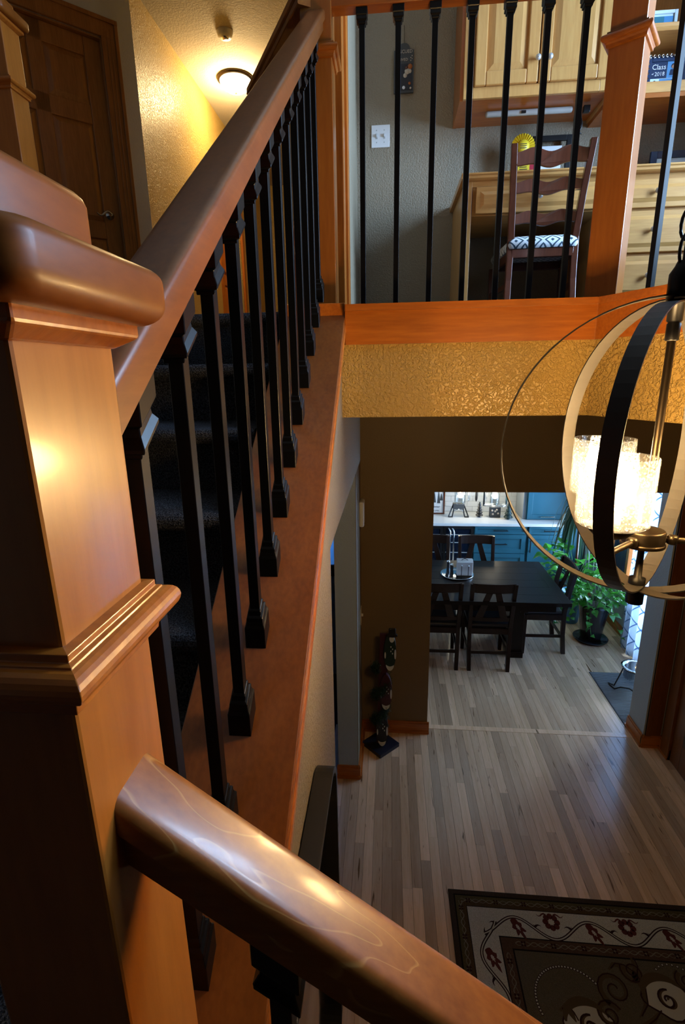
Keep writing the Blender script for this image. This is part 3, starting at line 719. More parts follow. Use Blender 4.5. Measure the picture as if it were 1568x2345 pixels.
# ================================================================== loft: desk, cabinets, chair and small things
def raised_panel(mb, x0, x1, z0, z1, y, d=.016, a=.045): # front towards -Y, outer rim at y, bevelled field
    mb.box(x0, x1, y, y+.018, z0, z1)
    mb.hexa([(x0+a+.02, y-d*.6, z0+a+.02), (x1-a-.02, y-d*.6, z0+a+.02), (x1-a-.02, y-d*.6, z1-a-.02), (x0+a+.02, y-d*.6, z1-a-.02),
             (x0+a, y+.001, z0+a), (x1-a, y+.001, z0+a), (x1-a, y+.001, z1-a), (x0+a, y+.001, z1-a)])
    return mb
def knob(parent, x, y, z, r=.014, mat='nickel', nm='knob'):
    return MB().lathe((x, y, z), [(.005,0),(.005,-.010),(r*.9,-.013),(r,-.019),(r*.85,-.026),(.002,-.029)], 14, axis='y').build(nm, M[mat], parent)
DF = 3.08; DT = UF+.765
dk = thing('desk', 'honey maple built in desk with drawers under the loft cabinets', 'desk', (1.1, 3.35, UF+.016))
prof = [(DF-.02,DT-.030),(DF-.03,DT-.024),(DF-.03,DT-.012),(DF-.036,DT-.008),(DF-.036,DT),(YW,DT),(YW,DT-.030)]
MB().prism([(.365, y, z) for y, z in prof], (1.70-.0, 0, 0)).build('desk_top', M['maple_x'], dk, bevel=.002)
MB().box(.385, .425, DF, YW, UF+.016, DT-.03).build('side_panel', M['maple_z'], dk, bevel=.002)
MB().box(.425, 1.10, DF+.006, DF+.024, DT-.055, DT-.03).build('apron_rail', M['maple_x'], dk)
dw = raised_panel(MB(), .445, 1.085, DT-.185, DT-.060, DF-.012, a=.020).build('drawer_front', M['maple_x'], dk, bevel=.003); knob(dw, .766, DF-.022, DT-.120)
MB().box(.43, 1.10, DF+.02, YW-.05, DT-.19, DT-.05).build('drawer_box', M['maple_x'], dk)
MB().box(1.10, 1.125, DF, YW, UF+.016, DT-.03).build('side_panel', M['maple_z'], dk)
MB().box(2.03, 2.06, DF, YW, UF+.016, DT-.03).build('side_panel', M['maple_z'], dk)
MB().box(1.125, 2.03, DF+.012, YW, UF+.016, DT-.031).build('carcass', M['maple_x'], dk)
for z0, z1 in ((DT-.190, DT-.062), (DT-.400, DT-.205), (DT-.625, DT-.418), (DT-.735, DT-.640)):
    dw = raised_panel(MB(), 1.15, 1.66, z0, z1, DF-.010, a=.022).build('drawer_front', M['maple_x'], dk, bevel=.003)
    knob(dw, 1.345, DF-.018, (z0+z1)/2+.005)
    raised_panel(MB(), 1.68, 2.02, z0, z1, DF-.010, a=.022).build('drawer_front', M['maple_x'], dk, bevel=.003)
# wall cabinet
CF = 3.29; CB = 4.262
cb = thing('wall_cabinet', 'honey maple wall cabinet with two raised panel doors over the desk', 'cabinet', (.76, 3.45, CB))
MB().box(.382, 1.138, CF+.002, YW, CB, CB+1.05).build('body', M['wood_x'], cb)
mb = frame_mb(MB(), .382, 1.138, CB, CB+1.05, CF-.018, CF+.002, .052); mb.build('face_frame', M['maple_z'], cb, bevel=.002)
MB().box(.366, .383, CF+.0, YW, CB-.001, CB+1.05).build('end_panel', M['wood_z'], cb)
for x0, x1, hx in ((.436, .760, .750), (.806-.040, 1.118, .812)):
    d = MB(); z0, z1 = CB+.050, CB+1.0
    d.box(x0, x0+.058, CF-.040, CF-.018, z0, z1).box(x1-.058, x1, CF-.040, CF-.018, z0, z1).box(x0+.058, x1-.058, CF-.040, CF-.018, z0, z0+.062).box(x0+.058, x1-.058, CF-.040, CF-.018, z1-.062, z1)
    dd = d.build('cabinet_door', M['maple_z'], cb, bevel=.005)
    p = MB(); a = .058; bb = .095
    p.hexa([(x0+bb, CF-.036, z0+bb), (x1-bb, CF-.036, z0+bb), (x1-bb, CF-.036, z1-bb), (x0+bb, CF-.036, z1-bb),
            (x0+a-.004, CF-.022, z0+a-.004), (x1-a+.004, CF-.022, z0+a-.004), (x1-a+.004, CF-.022, z1-a+.004), (x0+a-.004, CF-.022, z1-a+.004)])
    p.build('door_panel', M['maple_z'], dd)
knob(cb, .752, CF-.040, 4.41); knob(cb, .812, CF-.040, 4.41)
MB().box(1.121, 1.131, CF-.026, CF-.018, 4.315, 4.365).build('hinge', M['chrome'], cb, bevel=.002)
# open shelf unit at the right
sh = thing('open_shelf', 'maple open shelves beside the wall cabinet holding framed photos', 'shelf', (1.6, 3.45, CB-.02))
MB().box(1.15, 2.06, CF, YW, 4.246, 4.296).build('shelf_board', M['maple_x'], sh, bevel=.002)
MB().box(1.15, 2.06, CF+.004, YW, 4.225, 4.246).build('bottom_board', M['wood_x'], sh)
MB().prism([(1.15,y,z) for y,z in ((CF-.006,4.545),(CF,4.530),(CF-.004,4.524),(CF+.004,4.515),(YW,4.515),(YW,4.545))], (.91,0,0)).build('shelf_board', M['maple_x'], sh, bevel=.001)
MB().box(1.15, 2.06, YW-.02, YW, 4.296, 5.3).build('back_panel', M['door'], sh)
MB().box(1.139, 1.155, CF-.01, YW, 4.246, 5.3).build('side_panel', M['maple_z'], sh); MB().box(2.05, 2.075, CF, YW, 4.225, 5.3).build('side_panel', M['maple_z'], sh)
MB().box(1.155, 2.05, CF+.02, YW, 5.06, 5.09).build('shelf_board', M['maple_x'], sh)
# under-cabinet lamp with its cord
r = thing('under_cabinet_lamp', 'slim grey strip lamp fixed under the wall cabinet', 'lamp', (.76, 3.42, CB-.03))
M['grayplastic'] = plain('gray_plastic', (.42,.43,.42), .4)
MB().lathe((.526, 3.42, CB-.017), [(.004,0),(.013,.004),(.015,.012),(.015,.462),(.013,.470),(.004,.474)], 12, axis='x').build('tube_housing', M['grayplastic'], r)
MB().box(.72, .745, 3.400, 3.408, CB-.026, CB-.014).build('switch', M['black'], r)
cord = []
for i in range(44):
    t = i/43; cord.append((1.030+.020*math.sin(t*23), 3.40+.012*math.cos(t*17), CB-.012-.13*abs(math.sin(t*PI*2.5))-.005))
o = MB().tube(cord, .0032, 6).build('power_cord', M['black']); o.data.transform(Matrix.Translation((-1.03,-3.4,-CB+.07))); o.location = (1.03,3.4,CB-.07)
tag(o, 'bundled black cord dangling under the wall cabinet', 'cord')
MB().box(1.05,1.085,3.385,3.41,CB-.045,CB-.012).build('plug', M['black'], o, bevel=.003)
# items on the desk
ro = thing('award_rosette', 'yellow pleated award rosette with printed ribbon leaning behind the chair', 'rosette', (.759, 3.5, DT))
M['yellow'] = plain('yellow_satin', (.80, .58, .03), .4); M['red'] = plain('red_card', (.42, .012, .03), .5)
M['ink'] = plain('dark_ink', (.03,.02,.02), .6); M['paper'] = plain('white_paper', (.80,.84,.90), .6)
mb = MB(); cx, cy, cz = .762, 3.50, 4.105; n = 28
for i in range(n):
    a0, a1, am = 2*PI*i/n, 2*PI*(i+1)/n, 2*PI*(i+.5)/n
    P = lambda rr, a, y: (cx+rr*math.cos(a), cy+y, cz+rr*math.sin(a))
    mb.add([P(.030,a0,0),P(.068,a0,.004),P(.068,am,-.010),P(.030,am,-.006),P(.068,a1,.004),P(.030,a1,0)], [(0,1,2,3),(3,2,4,5)])
mb.build('pleats', M['yellow'], ro)
MB().lathe((cx, cy-.010, cz), [(.034,.004),(.034,-.002),(.002,-.003)], 28, axis='y').build('center_button', M['yellow'], ro)
for k in range(3): MB().box(cx-.018, cx+.018, cy-.0145, cy-.0135, cz+.010-.010*k, cz+.0135-.010*k).build('print_line', M['ink'], ro)
rb = MB().hexa([(.735,3.492,DT),(.805,3.492,DT),(.805,3.495,DT),(.735,3.495,DT),(.740,3.488,cz-.02),(.804,3.488,cz-.02),(.804,3.491,cz-.02),(.740,3.491,cz-.02)]).build('ribbon_tail', M['yellow'], ro)
for k in range(5): MB().box(.748, .792-.004*(k%2), 3.4875, 3.4885, cz-.075-.011*k, cz-.071-.011*k).build('print_line', M['ink'], rb)
MB().box(.800,.832,3.505,3.509,DT,cz-.012).build('ribbon_tail', M['red'], ro)
fr = thing('framed_drawing', 'dark framed white drawing leaning on the wall behind the chair', 'picture frame', (.93, 3.55, DT))
frame_mb(MB(), .822, 1.052, DT, 4.178, 3.555, 3.575, .028).build('frame', M['black_navy'] if 'black_navy' in M else M['black'], fr, bevel=.002)
MB().box(.835, 1.0, 3.562, 3.566, DT+.01, 4.125).build('paper', M['paper'], fr)
for k in range(7):
    a = PI*(.12+.13*k); pts = [(.905+.012*math.cos(a)*j+ .004*math.sin(j+k), 3.560, 4.045+.010*math.sin(a)*j-.0022*j*j*.6) for j in range(6)]
    MB().tube(pts, .0018, 5).build('pen_stroke', M['mahog'], fr)
for dx, dz in ((-.03,-.028),(-.012,-.040),(.008,-.034),(.05,-.065),(-.04,-.075),(.07,-.072)): MB().sphere((.91+dx,3.560,4.03+dz), .006, 8, 6, 1.6).build('pen_stroke', M['mahog'], fr)
o = MB().box(1.0, 1.042, 3.30, 3.34, DT, DT+.014).build('note_card', M['paper'], bevel=.001); o.data.transform(Matrix.Translation((-1.02,-3.32,-DT))); o.location = (1.02,3.32,DT); tag(o, 'small white note lying on the desk edge', 'note')
M['navy'] = plain('navy_frame', (.012,.030,.085), .35); M['sky'] = plain('photo_blue', (.10,.32,.62), .35); M['seafoam'] = plain('photo_teal', (.05,.22,.30), .35); M['pale'] = plain('pale_mat', (.72,.88,.95), .5)
def photo(name, label, x0, x1, z0, z1, y, fw, fm, mm=True):
    f = thing(name, label, 'picture frame', ((x0+x1)/2, y, z0))
    frame_mb(MB(), x0, x1, z0, z1, y-.008, y+.010, fw).build('frame', fm, f, bevel=.002)
    MB().box(x0+fw*.6, x1-fw*.6, y, y+.004, z0+fw*.6, z1-fw*.6).build('mat_board', M['pale'], f)
    MB().box(x0+fw*.6, x1-fw*.6, y+.004, y+.012, z0+fw*.6, z1-fw*.6).build('back_board', M['black'], f)
    return f
f = photo('framed_photo', 'navy framed picture leaning at the right end of the desk', 1.478, 1.86, DT, 4.045, 3.5, .036, M['navy'])
MB().box(1.545, 1.80, 3.4985, 3.4995, DT+.025, 3.975).build('photo_print', M['sky'], f)
f = photo('framed_photo', 'pale framed photo on the upper open shelf', 1.335, 1.485, 4.545, 4.655, 3.40, .016, M['pale'])
MB().box(1.352, 1.420, 3.3985, 3.3995, 4.555, 4.630).build('photo_print', M['seafoam'], f); MB().box(1.420, 1.468, 3.3985, 3.3995, 4.555, 4.630).build('photo_print', M['sky'], f)
f = photo('framed_photo', 'ornate dark frame reading Class of 2018 on the lower shelf', 1.358, 1.565, 4.296, 4.455, 3.40, .026, M['navy'])
MB().box(1.384, 1.465, 3.398, 3.3995, 4.355, 4.430).build('title_card', M['navy'], f)
MB().box(1.467, 1.530, 3.398, 3.3995, 4.355, 4.430).build('photo_print', M['sky'], f); MB().box(1.384, 1.432, 3.398, 3.3995, 4.312, 4.352).build('photo_print', M['pale'], f); MB().box(1.434, 1.530, 3.398, 3.3995, 4.312, 4.352).build('photo_print', M['sky'], f)
M['skin'] = plain('printed_skin', (.55,.33,.24), .6)
for x, z, s, c in ((1.497, 4.405, 1.0, 'navy'), (1.500, 4.336, .8, 'ink'), (1.408, 4.336, .7, 'mahog')):
    MB().lathe((x, 3.3975, z), [(.009*s,0),(.009*s,-.0008),(.001,-.001)], 12, axis='y').build('portrait_head', M['skin'], f)
    MB().lathe((x, 3.3978, z+.003*s), [(.011*s,0),(.011*s,-.0003),(.001,-.0004)], 12, axis='y').build('portrait_hair', M['ink'], f)
    MB().prism([(x-.017*s,3.3975,z-.038*s),(x+.017*s,3.3975,z-.038*s),(x+.012*s,3.3975,z-.012*s),(x-.012*s,3.3975,z-.012*s)], (0,-.0006,0)).build('portrait_body', M[c], f)
for i in range(16):  # scrolled ornament around the frame
    t = i/16; per = [(1.358,4.296),(1.358,4.455),(1.565,4.455)]
    if i < 7: x, z = 1.362, 4.305+.022*i
    else: x, z = 1.372+.021*(i-7), 4.450
    MB().tube([(x+.009*math.cos(a)*(1-a/9), 3.389, z+.011*math.sin(a)*(1-a/9)) for a in [j*.7 for j in range(9)]], .0026, 5).build('scroll', M['chrome'], f)
o = photo('framed_photo', 'small silver frame at the right edge of the lower shelf', 1.60, 1.70, 4.296, 4.41, 3.42, .012, M['grayplastic'])
def text(body, size, loc, rot, mat, parent, name='lettering', align='CENTER', ext=.0006):
    c = bpy.data.curves.new(name, 'FONT'); c.body = body; c.size = size; c.align_x = align; c.extrude = ext; c.resolution_u = 2
    o = bpy.data.objects.new(name, c); COL.objects.link(o)
    dg = bpy.context.evaluated_depsgraph_get(); dg.update()
    me = bpy.data.meshes.new_from_object(o.evaluated_get(dg)); bpy.data.objects.remove(o)
    me.name = name; me.materials.clear(); me.materials.append(mat)
    q = bpy.data.objects.new(name, me); COL.objects.link(q); q.parent = parent
    off = Vector((0,0,0)); p = parent
    while p is not None: off += p.location; p = p.parent
    q.location = Vector(loc)-off; q.rotation_euler = rot; return q
FACE = (math.radians(90), 0, 0)
text('Class', .034, (1.424, 3.3970, 4.395), FACE, M['paper'], f); text('of', .012, (1.394, 3.3970, 4.372), FACE, M['paper'], f); text('2018', .026, (1.430, 3.3970, 4.366), FACE, M['paper'], f)
# wall sign and switch
sg = thing('wall_sign', 'dark hanging wall sign with a dog picture beside the light switch', 'sign', (.068, YW-.02, 4.454))
M['slate'] = plain('slate_paint', (.055,.055,.055), .6); M['photo_dark'] = plain('photo_dark', (.012,.010,.016), .4); M['orange'] = plain('print_orange', (.42,.12,.02), .5); M['cream'] = plain('print_cream', (.55,.46,.36), .5)
op = [(.012,4.454),(.127,4.454),(.127,4.665)] + [(.0695+.034*math.cos(a), 4.672+.028*math.sin(a)) for a in [PI*i/8 for i in range(9)]] + [(.012,4.665)]
MB().prism([(x, YW-.003, z) for x, z in op], (0,-.012,0)).build('board', M['slate'], sg, bevel=.001)
MB().box(.024, .120, YW-.0165, YW-.015, 4.468, 4.598).build('photo_print', M['photo_dark'], sg)
for x, z, rr, c in ((.106,4.583,.014,'orange'),(.090,4.560,.016,'cream'),(.078,4.540,.012,'cream'),(.105,4.560,.011,'cream'),(.104,4.500,.008,'orange'),(.070,4.480,.009,'paper'),(.110,4.476,.006,'cream'),(.034,4.52,.012,'cream'),(.085,4.577,.010,'mahog')):
    MB().lathe((x, YW-.0162, z), [(rr,0),(rr,-.001),(.001,-.0015)], 9, axis='y').build('dog_print', M[c], sg)
text('RESCUED', .024, (.0695, YW-.0165, 4.650), FACE, M['cream'], sg); text('LOVED', .020, (.062, YW-.0165, 4.612), FACE, M['cream'], sg)
for x, z in ((.117,4.636),(.110,4.627),(.117,4.622),(.110,4.613)): MB().lathe((x, YW-.015, z), [(.003,0),(.003,-.001),(.0005,-.0012)], 8, axis='y').build('paw_print', M['cream'], sg)
MB().tube([(.0695,YW-.008,4.690),(.072,YW-.006,4.74),(.0695,YW-.004,4.79)], .0012, 5).build('hanging_wire', M['bronze'], sg)
sw = thing('light_switch', 'white double toggle switch plate on the loft wall', 'switch', (-.066, YW-.005, 4.183))
MB().box(-.122, -.010, YW-.006, YW, 4.183, 4.302).build('plate', M['white'], sw, bevel=.0025)
for x in (-.089, -.043):
    MB().box(x-.005, x+.005, YW-.008, YW-.005, 4.228, 4.256).build('toggle_slot', M['grayplastic'], sw)
    MB().box(x-.0035, x+.0035, YW-.018, YW-.006, 4.236, 4.252).build('toggle', M['white'], sw, bevel=.001)
    for z in (4.210, 4.274): MB().lathe((x, YW-.006, z), [(.003,0),(.003,-.001),(.0005,-.0012)], 8, axis='y').build('screw', M['grayplastic'], sw)
# ladder back chair
cr = thing('desk_chair', 'mahogany ladder back chair with patterned seat pushed to the desk', 'chair', (.79, 3.08, UF+.016))
def wavy(mb, z, h, y, w, amp):
    N = 24; top = []; bot = []
    for i in range(N+1):
        t = i/N; x = -w/2+w*t
        wv = amp*math.cos((t-.5)*4*PI)*-1
        top.append((x, z+h/2+wv*.75)); bot.append((x, z-h/2+wv*.55-.010*math.cos((t-.5)*PI)))
    ring = top + bot[::-1]
    q = [(x, y+.018*math.cos(x/w*PI), zz) for x, zz in ring]
    n = len(ring)
    mb.add(q + [(a, b+.016, c) for a, b, c in q], [tuple(range(n))[::-1], tuple(range(n,2*n))] + [(i,(i+1)%n,n+(i+1)%n,n+i) for i in range(n)])
    return mb
B = lambda mb, nm, mt, bv=.003: mb.build(nm, mt, cr, world=False, bevel=bv)
for s in (-1, 1):
    pts = [(s*.168,-.11,0),(s*.163,-.075,.22),(s*.160,-.065,.42),(s*.170,-.10,.62),(s*.184,-.15,.826)]
    rings = []
    for i in range(17):
        t = i/16*4; k = min(3, int(t)); u = t-k
        a, b = Vector(pts[k]), Vector(pts[k+1]); p = a.lerp(b, u)
        wv = .017-.002*abs(t-2)/2
        rings.append([p+Vector((dx*wv, dy*.016, 0)) for dx, dy in ((-1,-1),(1,-1),(1,1),(-1,1))])
    B(MB().loft(rings, smooth=False), 'back_post', M['mahog'])
    B(MB().loft([square_ring(.013, 0, (s*.20,.30)), square_ring(.019, .345, (s*.20,.30))], smooth=False), 'front_leg', M['mahog'])
    B(MB().bar((s*.163,-.06,.20),(s*.20,.29,.20),.018,.026), 'side_stretcher', M['mahog'])
B(wavy(MB(), .775, .062, -.146, .335, .014), 'top_slat', M['mahog']); B(wavy(MB(), .655, .050, -.118, .325, .012), 'slat', M['mahog']); B(wavy(MB(), .520, .048, -.090, .315, .012), 'slat', M['mahog'])
B(MB().box(-.155,.155,-.085,-.062,.330,.375), 'seat_rail', M['mahog']); B(MB().box(-.20,.20,.285,.305,.330,.375), 'seat_rail', M['mahog'])
for s in (-1,1): B(MB().hexa([(s*.155,-.07,.33),(s*.195,.29,.33),(s*.175,.29,.33),(s*.140,-.07,.33),(s*.155,-.07,.375),(s*.195,.29,.375),(s*.175,.29,.375),(s*.140,-.07,.375)]), 'seat_rail', M['mahog'])
m, n, l, b = nt('ikat_fabric'); M['ikat'] = m
tc = n.new('ShaderNodeTexCoord'); mp = n.new('ShaderNodeMapping'); mp.inputs['Scale'].default_value = (11, 11, 11); l.new(tc.outputs['Object'], mp.inputs['Vector'])
sx = n.new('ShaderNodeSeparateXYZ'); l.new(mp.outputs['Vector'], sx.inputs[0])
def mth(op, a, bv=None):
    q = n.new('ShaderNodeMath'); q.operation = op; l.new(a, q.inputs[0])
    if bv is not None:
        if isinstance(bv, (int, float)): q.inputs[1].default_value = bv
        else: l.new(bv, q.inputs[1])
    return q.outputs[0]
ad = mth('ADD', sx.outputs['Y'], sx.outputs['Z'])
fx = mth('ABSOLUTE', mth('SUBTRACT', mth('FRACT', sx.outputs['X']), .5)); fy = mth('ABSOLUTE', mth('SUBTRACT', mth('FRACT', ad), .5))
dd = mth('FRACT', mth('MULTIPLY', mth('ADD', fx, fy), 3.0))
rp = ramp(n, [(.30, (.03,.07,.11)), (.38, (.74,.80,.84))]); l.new(dd, rp.inputs['Fac']); l.new(rp.outputs['Color'], b.inputs['Base Color']); b.inputs['Roughness'].default_value = .9
mb = MB(); rg = []
for hh, z in ((.0,.374),(.008,.388),(.0,.420),(-.02,.434),(-.06,.440)):
    rg.append([(x*(1+hh*2), y, z) for x, y in ((-.165-hh,-.09-hh),(.165+hh,-.09-hh),(.205+hh,.30+hh),(-.205-hh,.30+hh))])
B(MB().loft(rg), 'seat_cushion', M['ikat'], .012)
cr.rotation_euler = (0, 0, math.radians(-3))
# ================================================================== hall below
# chime and switch on the short wall
r = thing('door_chime', 'white door chime box high on the passage wall', 'door chime', (-.205, 3.50, 1.80))
MB().box(-.207, -.172, 3.44, 3.56, 1.80, 1.985).build('cover', M['white'], r, bevel=.012)
for y in (3.462, 3.478): MB().box(-.1725, -.1705, y, y+.005, 1.82, 1.965).build('groove', M['grayplastic'], r)
r = thing('light_switch', 'white single switch low on the passage wall', 'switch', (-.205, 3.515, 1.02))
MB().box(-.207, -.200, 3.478, 3.552, 1.02, 1.147).build('plate', M['white'], r, bevel=.002); MB().box(-.200, -.186, 3.510, 3.520, 1.078, 1.098).build('toggle', M['white'], r)
# mirror on the stair wall
mi = thing('wall_mirror', 'black deep framed mirror with rounded corners on the stair wall', 'mirror', (-.15, .70, 1.20))
out = [(.705+y, 1.43+z) for y, z in rrect(.77, 1.0, .10, 8)]; inn = [(.705+y, 1.43+z) for y, z in rrect(.742, .972, .088, 8)]
N_ = len(out); mb = MB()
vs = [(-.172,y,z) for y,z in out]+[(-.128,y,z) for y,z in out]+[(-.128,y,z) for y,z in inn]+[(-.172,y,z) for y,z in inn]
mb.add(vs, [(k*N_+i, k*N_+(i+1)%N_, ((k+1)%4)*N_+(i+1)%N_, ((k+1)%4)*N_+i) for k in range(4) for i in range(N_)])
mb.build('frame', M['black'], mi, bevel=.001)
M['mirror'] = plain('mirror_glass', (.8,.8,.8), .03, 1.0)
MB().prism([(-.168,y,z) for y,z in inn], (.006,0,0)).build('mirror_glass', M['mirror'], mi)
# snowman totem
tt = thing('snowman_totem', 'dark wooden snowman totem wrapped in evergreen garland on a square base', 'decoration', (-.05, 3.43, 0))
B = lambda mb, nm, mt, bv=.002: mb.build(nm, mt, tt, world=False, bevel=bv)
M['totem'] = plain('totem_navy', (.008,.010,.022), .45); M['totem_red'] = plain('totem_plum', (.055,.010,.022), .5); M['snow'] = plain('painted_white', (.62,.66,.74), .5); M['totem_grn'] = plain('totem_green', (.008,.030,.028), .5)
B(MB().loft([square_ring(.105, 0, rot=PI/4), square_ring(.105, .028, rot=PI/4)], smooth=False), 'base', M['totem'], .006)
B(MB().bar((.0,.0,.028),(.025,.0,.98),.065,.022), 'post', M['totem_red'])
for k, (z0, mc, hat) in enumerate(((.03,'totem',False),(.36,'totem_red',False),(.70,'totem_grn',True))):
    cx_ = .012+.028*k; sd = lambda z: (cx_+.004*(z-.1))
    def oval(x, z, rx, rz_, y0, y1, n=20): return MB().prism([(x+rx*math.cos(2*PI*i/n), y0, z+rz_*math.sin(2*PI*i/n)) for i in range(n)], (0, y1-y0, 0))
    B(oval(cx_, z0+.155, .045, .150, -.045, -.012), 'snowman_body', M[mc])
    cr_ = [(cx_+.046*math.cos(math.radians(a)), z0+.155+.153*math.sin(math.radians(a))) for a in range(232, 310, 6)]
    cr_ += [(cx_+.030-.060*i/6, z0+.050-.014*math.sin(PI*i/6)) for i in range(7)]
    B(MB().prism([(x, -.0475, z) for x, z in cr_], (0,.006,0)), 'snow_foot', M['snow'], 0)
    B(oval(cx_-.036, z0+.13, .0055, .026, -.049, -.040), 'mitten', M['snow']); B(oval(cx_+.038, z0+.14, .007, .040, -.049, -.040), 'mitten', M['snow'])
    if hat: B(oval(cx_+.012, z0+.266, .018, .028, -.050, -.040), 'face', M['snow'])
    for j in range(4): B(oval(cx_+.006+.012*(j%2), z0+.20-.018*j, .004, .006, -.0495, -.044, 8), 'scarf_dot', M['snow'])
    if hat:
        B(oval(cx_+.014, z0+.296, .040, .014, -.056, -.036), 'hat_brim', M['black']); B(MB().box(cx_-.012, cx_+.040, -.052, -.038, z0+.30, z0+.352), 'hat_crown', M['black'], .006)
M['pine'] = plain('pine_needles', (.012,.040,.022), .8)
mb = MB(); rg = random.Random(3)
for i in range(3800):
    t = rg.random(); ang = t*2*PI*2.6+.6; z = .16+.58*t
    c = Vector((.012+.05*math.cos(ang)-.012, .05*math.sin(ang)-.01, z)) + Vector((rg.gauss(0,.014), rg.gauss(0,.014), rg.gauss(0,.020)))
    d = Vector((rg.gauss(0,1), rg.gauss(0,1), rg.gauss(0,1))).normalized()*.030; e = d.cross(Vector((0,0,1))).normalized()*.0022
    mb.add([c-e, c+e, c+d], [(0,1,2)])
o = mb.build('garland', M['pine'], tt, world=False, kind='stuff')
# ---- rug
RGX, RGY = .351, 2.284; RW, RL = 1.72, 1.15
m, n, l, b = nt('rug_pile'); M['rug'] = m
g_ = n.new('ShaderNodeNewGeometry'); sx = n.new('ShaderNodeSeparateXYZ'); l.new(g_.outputs['Position'], sx.inputs[0])
def mth(op, a, bv=None):
    q = n.new('ShaderNodeMath'); q.operation = op
    if isinstance(a, (int, float)): q.inputs[0].default_value = a
    else: l.new(a, q.inputs[0])
    if bv is not None:
        if isinstance(bv, (int, float)): q.inputs[1].default_value = bv
        else: l.new(bv, q.inputs[1])
    return q.outputs[0]
dx = mth('MINIMUM', mth('SUBTRACT', sx.outputs['X'], RGX), mth('SUBTRACT', RGX+RW, sx.outputs['X']))
dy = mth('MINIMUM', mth('SUBTRACT', RGY, sx.outputs['Y']), mth('SUBTRACT', sx.outputs['Y'], RGY-RL))
de = mth('MINIMUM', dx, dy)
rp = n.new('ShaderNodeValToRGB'); rp.color_ramp.interpolation = 'CONSTANT'
stops = [(0,(.050,.034,.026)),(.026,(.012,.009,.008)),(.034,(.085,.066,.030)),(.060,(.075,.045,.022)),(.088,(.014,.010,.010)),(.092,(.480,.460,.400)),(.236,(.014,.010,.010)),(.241,(.090,.050,.034)),(.292,(.014,.010,.010)),(.299,(.110,.090,.062))]
e = rp.color_ramp.elements
e[0].position = 0; e[0].color = (*stops[0][1], 1); e[1].position = stops[1][0]/.5; e[1].color = (*stops[1][1], 1)
for p_, c_ in stops[2:]:
    x = e.new(p_/.5); x.color = (*c_, 1)
l.new(mth('MULTIPLY', de, 2.0), rp.inputs['Fac'])
tx = n.new('ShaderNodeTexNoise'); tx.inputs['Scale'].default_value = 330; l.new(g_.outputs['Position'], tx.inputs['Vector'])
mx = n.new('ShaderNodeMix'); mx.data_type = 'RGBA'; mx.blend_type = 'MULTIPLY'; mx.inputs['Factor'].default_value = .65
l.new(rp.outputs['Color'], mx.inputs['A']); r2 = ramp(n, [(.3,(.45,.45,.45)),(.7,(1.25,1.25,1.25))]); l.new(tx.outputs['Fac'], r2.inputs['Fac']); l.new(r2.outputs['Color'], mx.inputs['B'])
l.new(mx.outputs['Result'], b.inputs['Base Color']); b.inputs['Roughness'].default_value = 1; b.inputs['Specular IOR Level'].default_value = .1
bp = n.new('ShaderNodeBump'); bp.inputs['Distance'].default_value = .003; l.new(tx.outputs['Fac'], bp.inputs['Height']); l.new(bp.outputs['Normal'], b.inputs['Normal'])
rug = thing('area_rug', 'cream and brown area rug with leafy scroll border on the hall floor', 'rug', (RGX+RW/2, RGY-RL/2, 0))
MB().box(RGX, RGX+RW, RGY-RL, RGY, 0, .010).build('pile', M['rug'], rug, bevel=.004)
M['rg_dark'] = plain('rug_yarn_plum', (.030,.012,.014), 1, spec=.1); M['rg_red'] = plain('rug_yarn_red', (.085,.022,.020), 1, spec=.1); M['rg_cream'] = plain('rug_yarn_cream', (.42,.40,.345), 1, spec=.1); M['rg_tan'] = plain('rug_yarn_tan', (.17,.15,.11), 1, spec=.1); M['rg_brown'] = plain('rug_yarn_brown', (.075,.050,.028), 1, spec=.1)
def flat_strip(mb, pts, wd, z=.0104, closed=False):
    pts = [Vector((p[0], p[1], z)) for p in pts]; L = []; R_ = []; n_ = len(pts)
    for i, p in enumerate(pts):
        t = (pts[(i+1) % n_] if closed else pts[min(i+1, n_-1)]) - (pts[i-1] if closed else pts[max(i-1, 0)]); t.normalize(); s_ = Vector((-t.y, t.x, 0))
        ww = wd(i/(n_-1)) if callable(wd) else wd
        L.append(p+s_*ww/2); R_.append(p-s_*ww/2)
    mb.add(L+R_, [(i, n_+i, n_+(i+1) % n_, (i+1) % n_) for i in range(n_ if closed else n_-1)]); return mb
def flat_poly(mb, pts, z=.0104):
    mb.add([(x, y, z) for x, y in pts], [tuple(range(len(pts)))]); return mb
# border vines, leaves, blossoms: built along the band, mapped to rug edges
def top_map(u, v): return (RGX+.092+.072+u, RGY-.164+v)         # v towards the far edge
def left_map(u, v): return (RGX+.164-v, RGY-.164-u)
def leaf_shape(c, s, rot):
    pts = []
    for i in range(28):
        a = 2*PI*i/28; rr = s*(.72+.28*math.cos(a*7)*(.6+.4*math.cos(a)))*(1.15-.35*abs(math.sin(a)))
        x, y = rr*math.cos(a)*1.2, rr*math.sin(a)*.8
        pts.append((c[0]+x*math.cos(rot)-y*math.sin(rot), c[1]+x*math.sin(rot)+y*math.cos(rot)))
    return pts
def curl(c, r0, turns, a0, sgn=1, n_=26):
    return [(c[0]+r0*(1-i/(n_-1)*.85)*math.cos(a0+sgn*turns*2*PI*i/(n_-1)), c[1]+r0*(1-i/(n_-1)*.85)*math.sin(a0+sgn*turns*2*PI*i/(n_-1))) for i in range(n_)]
PER = .387
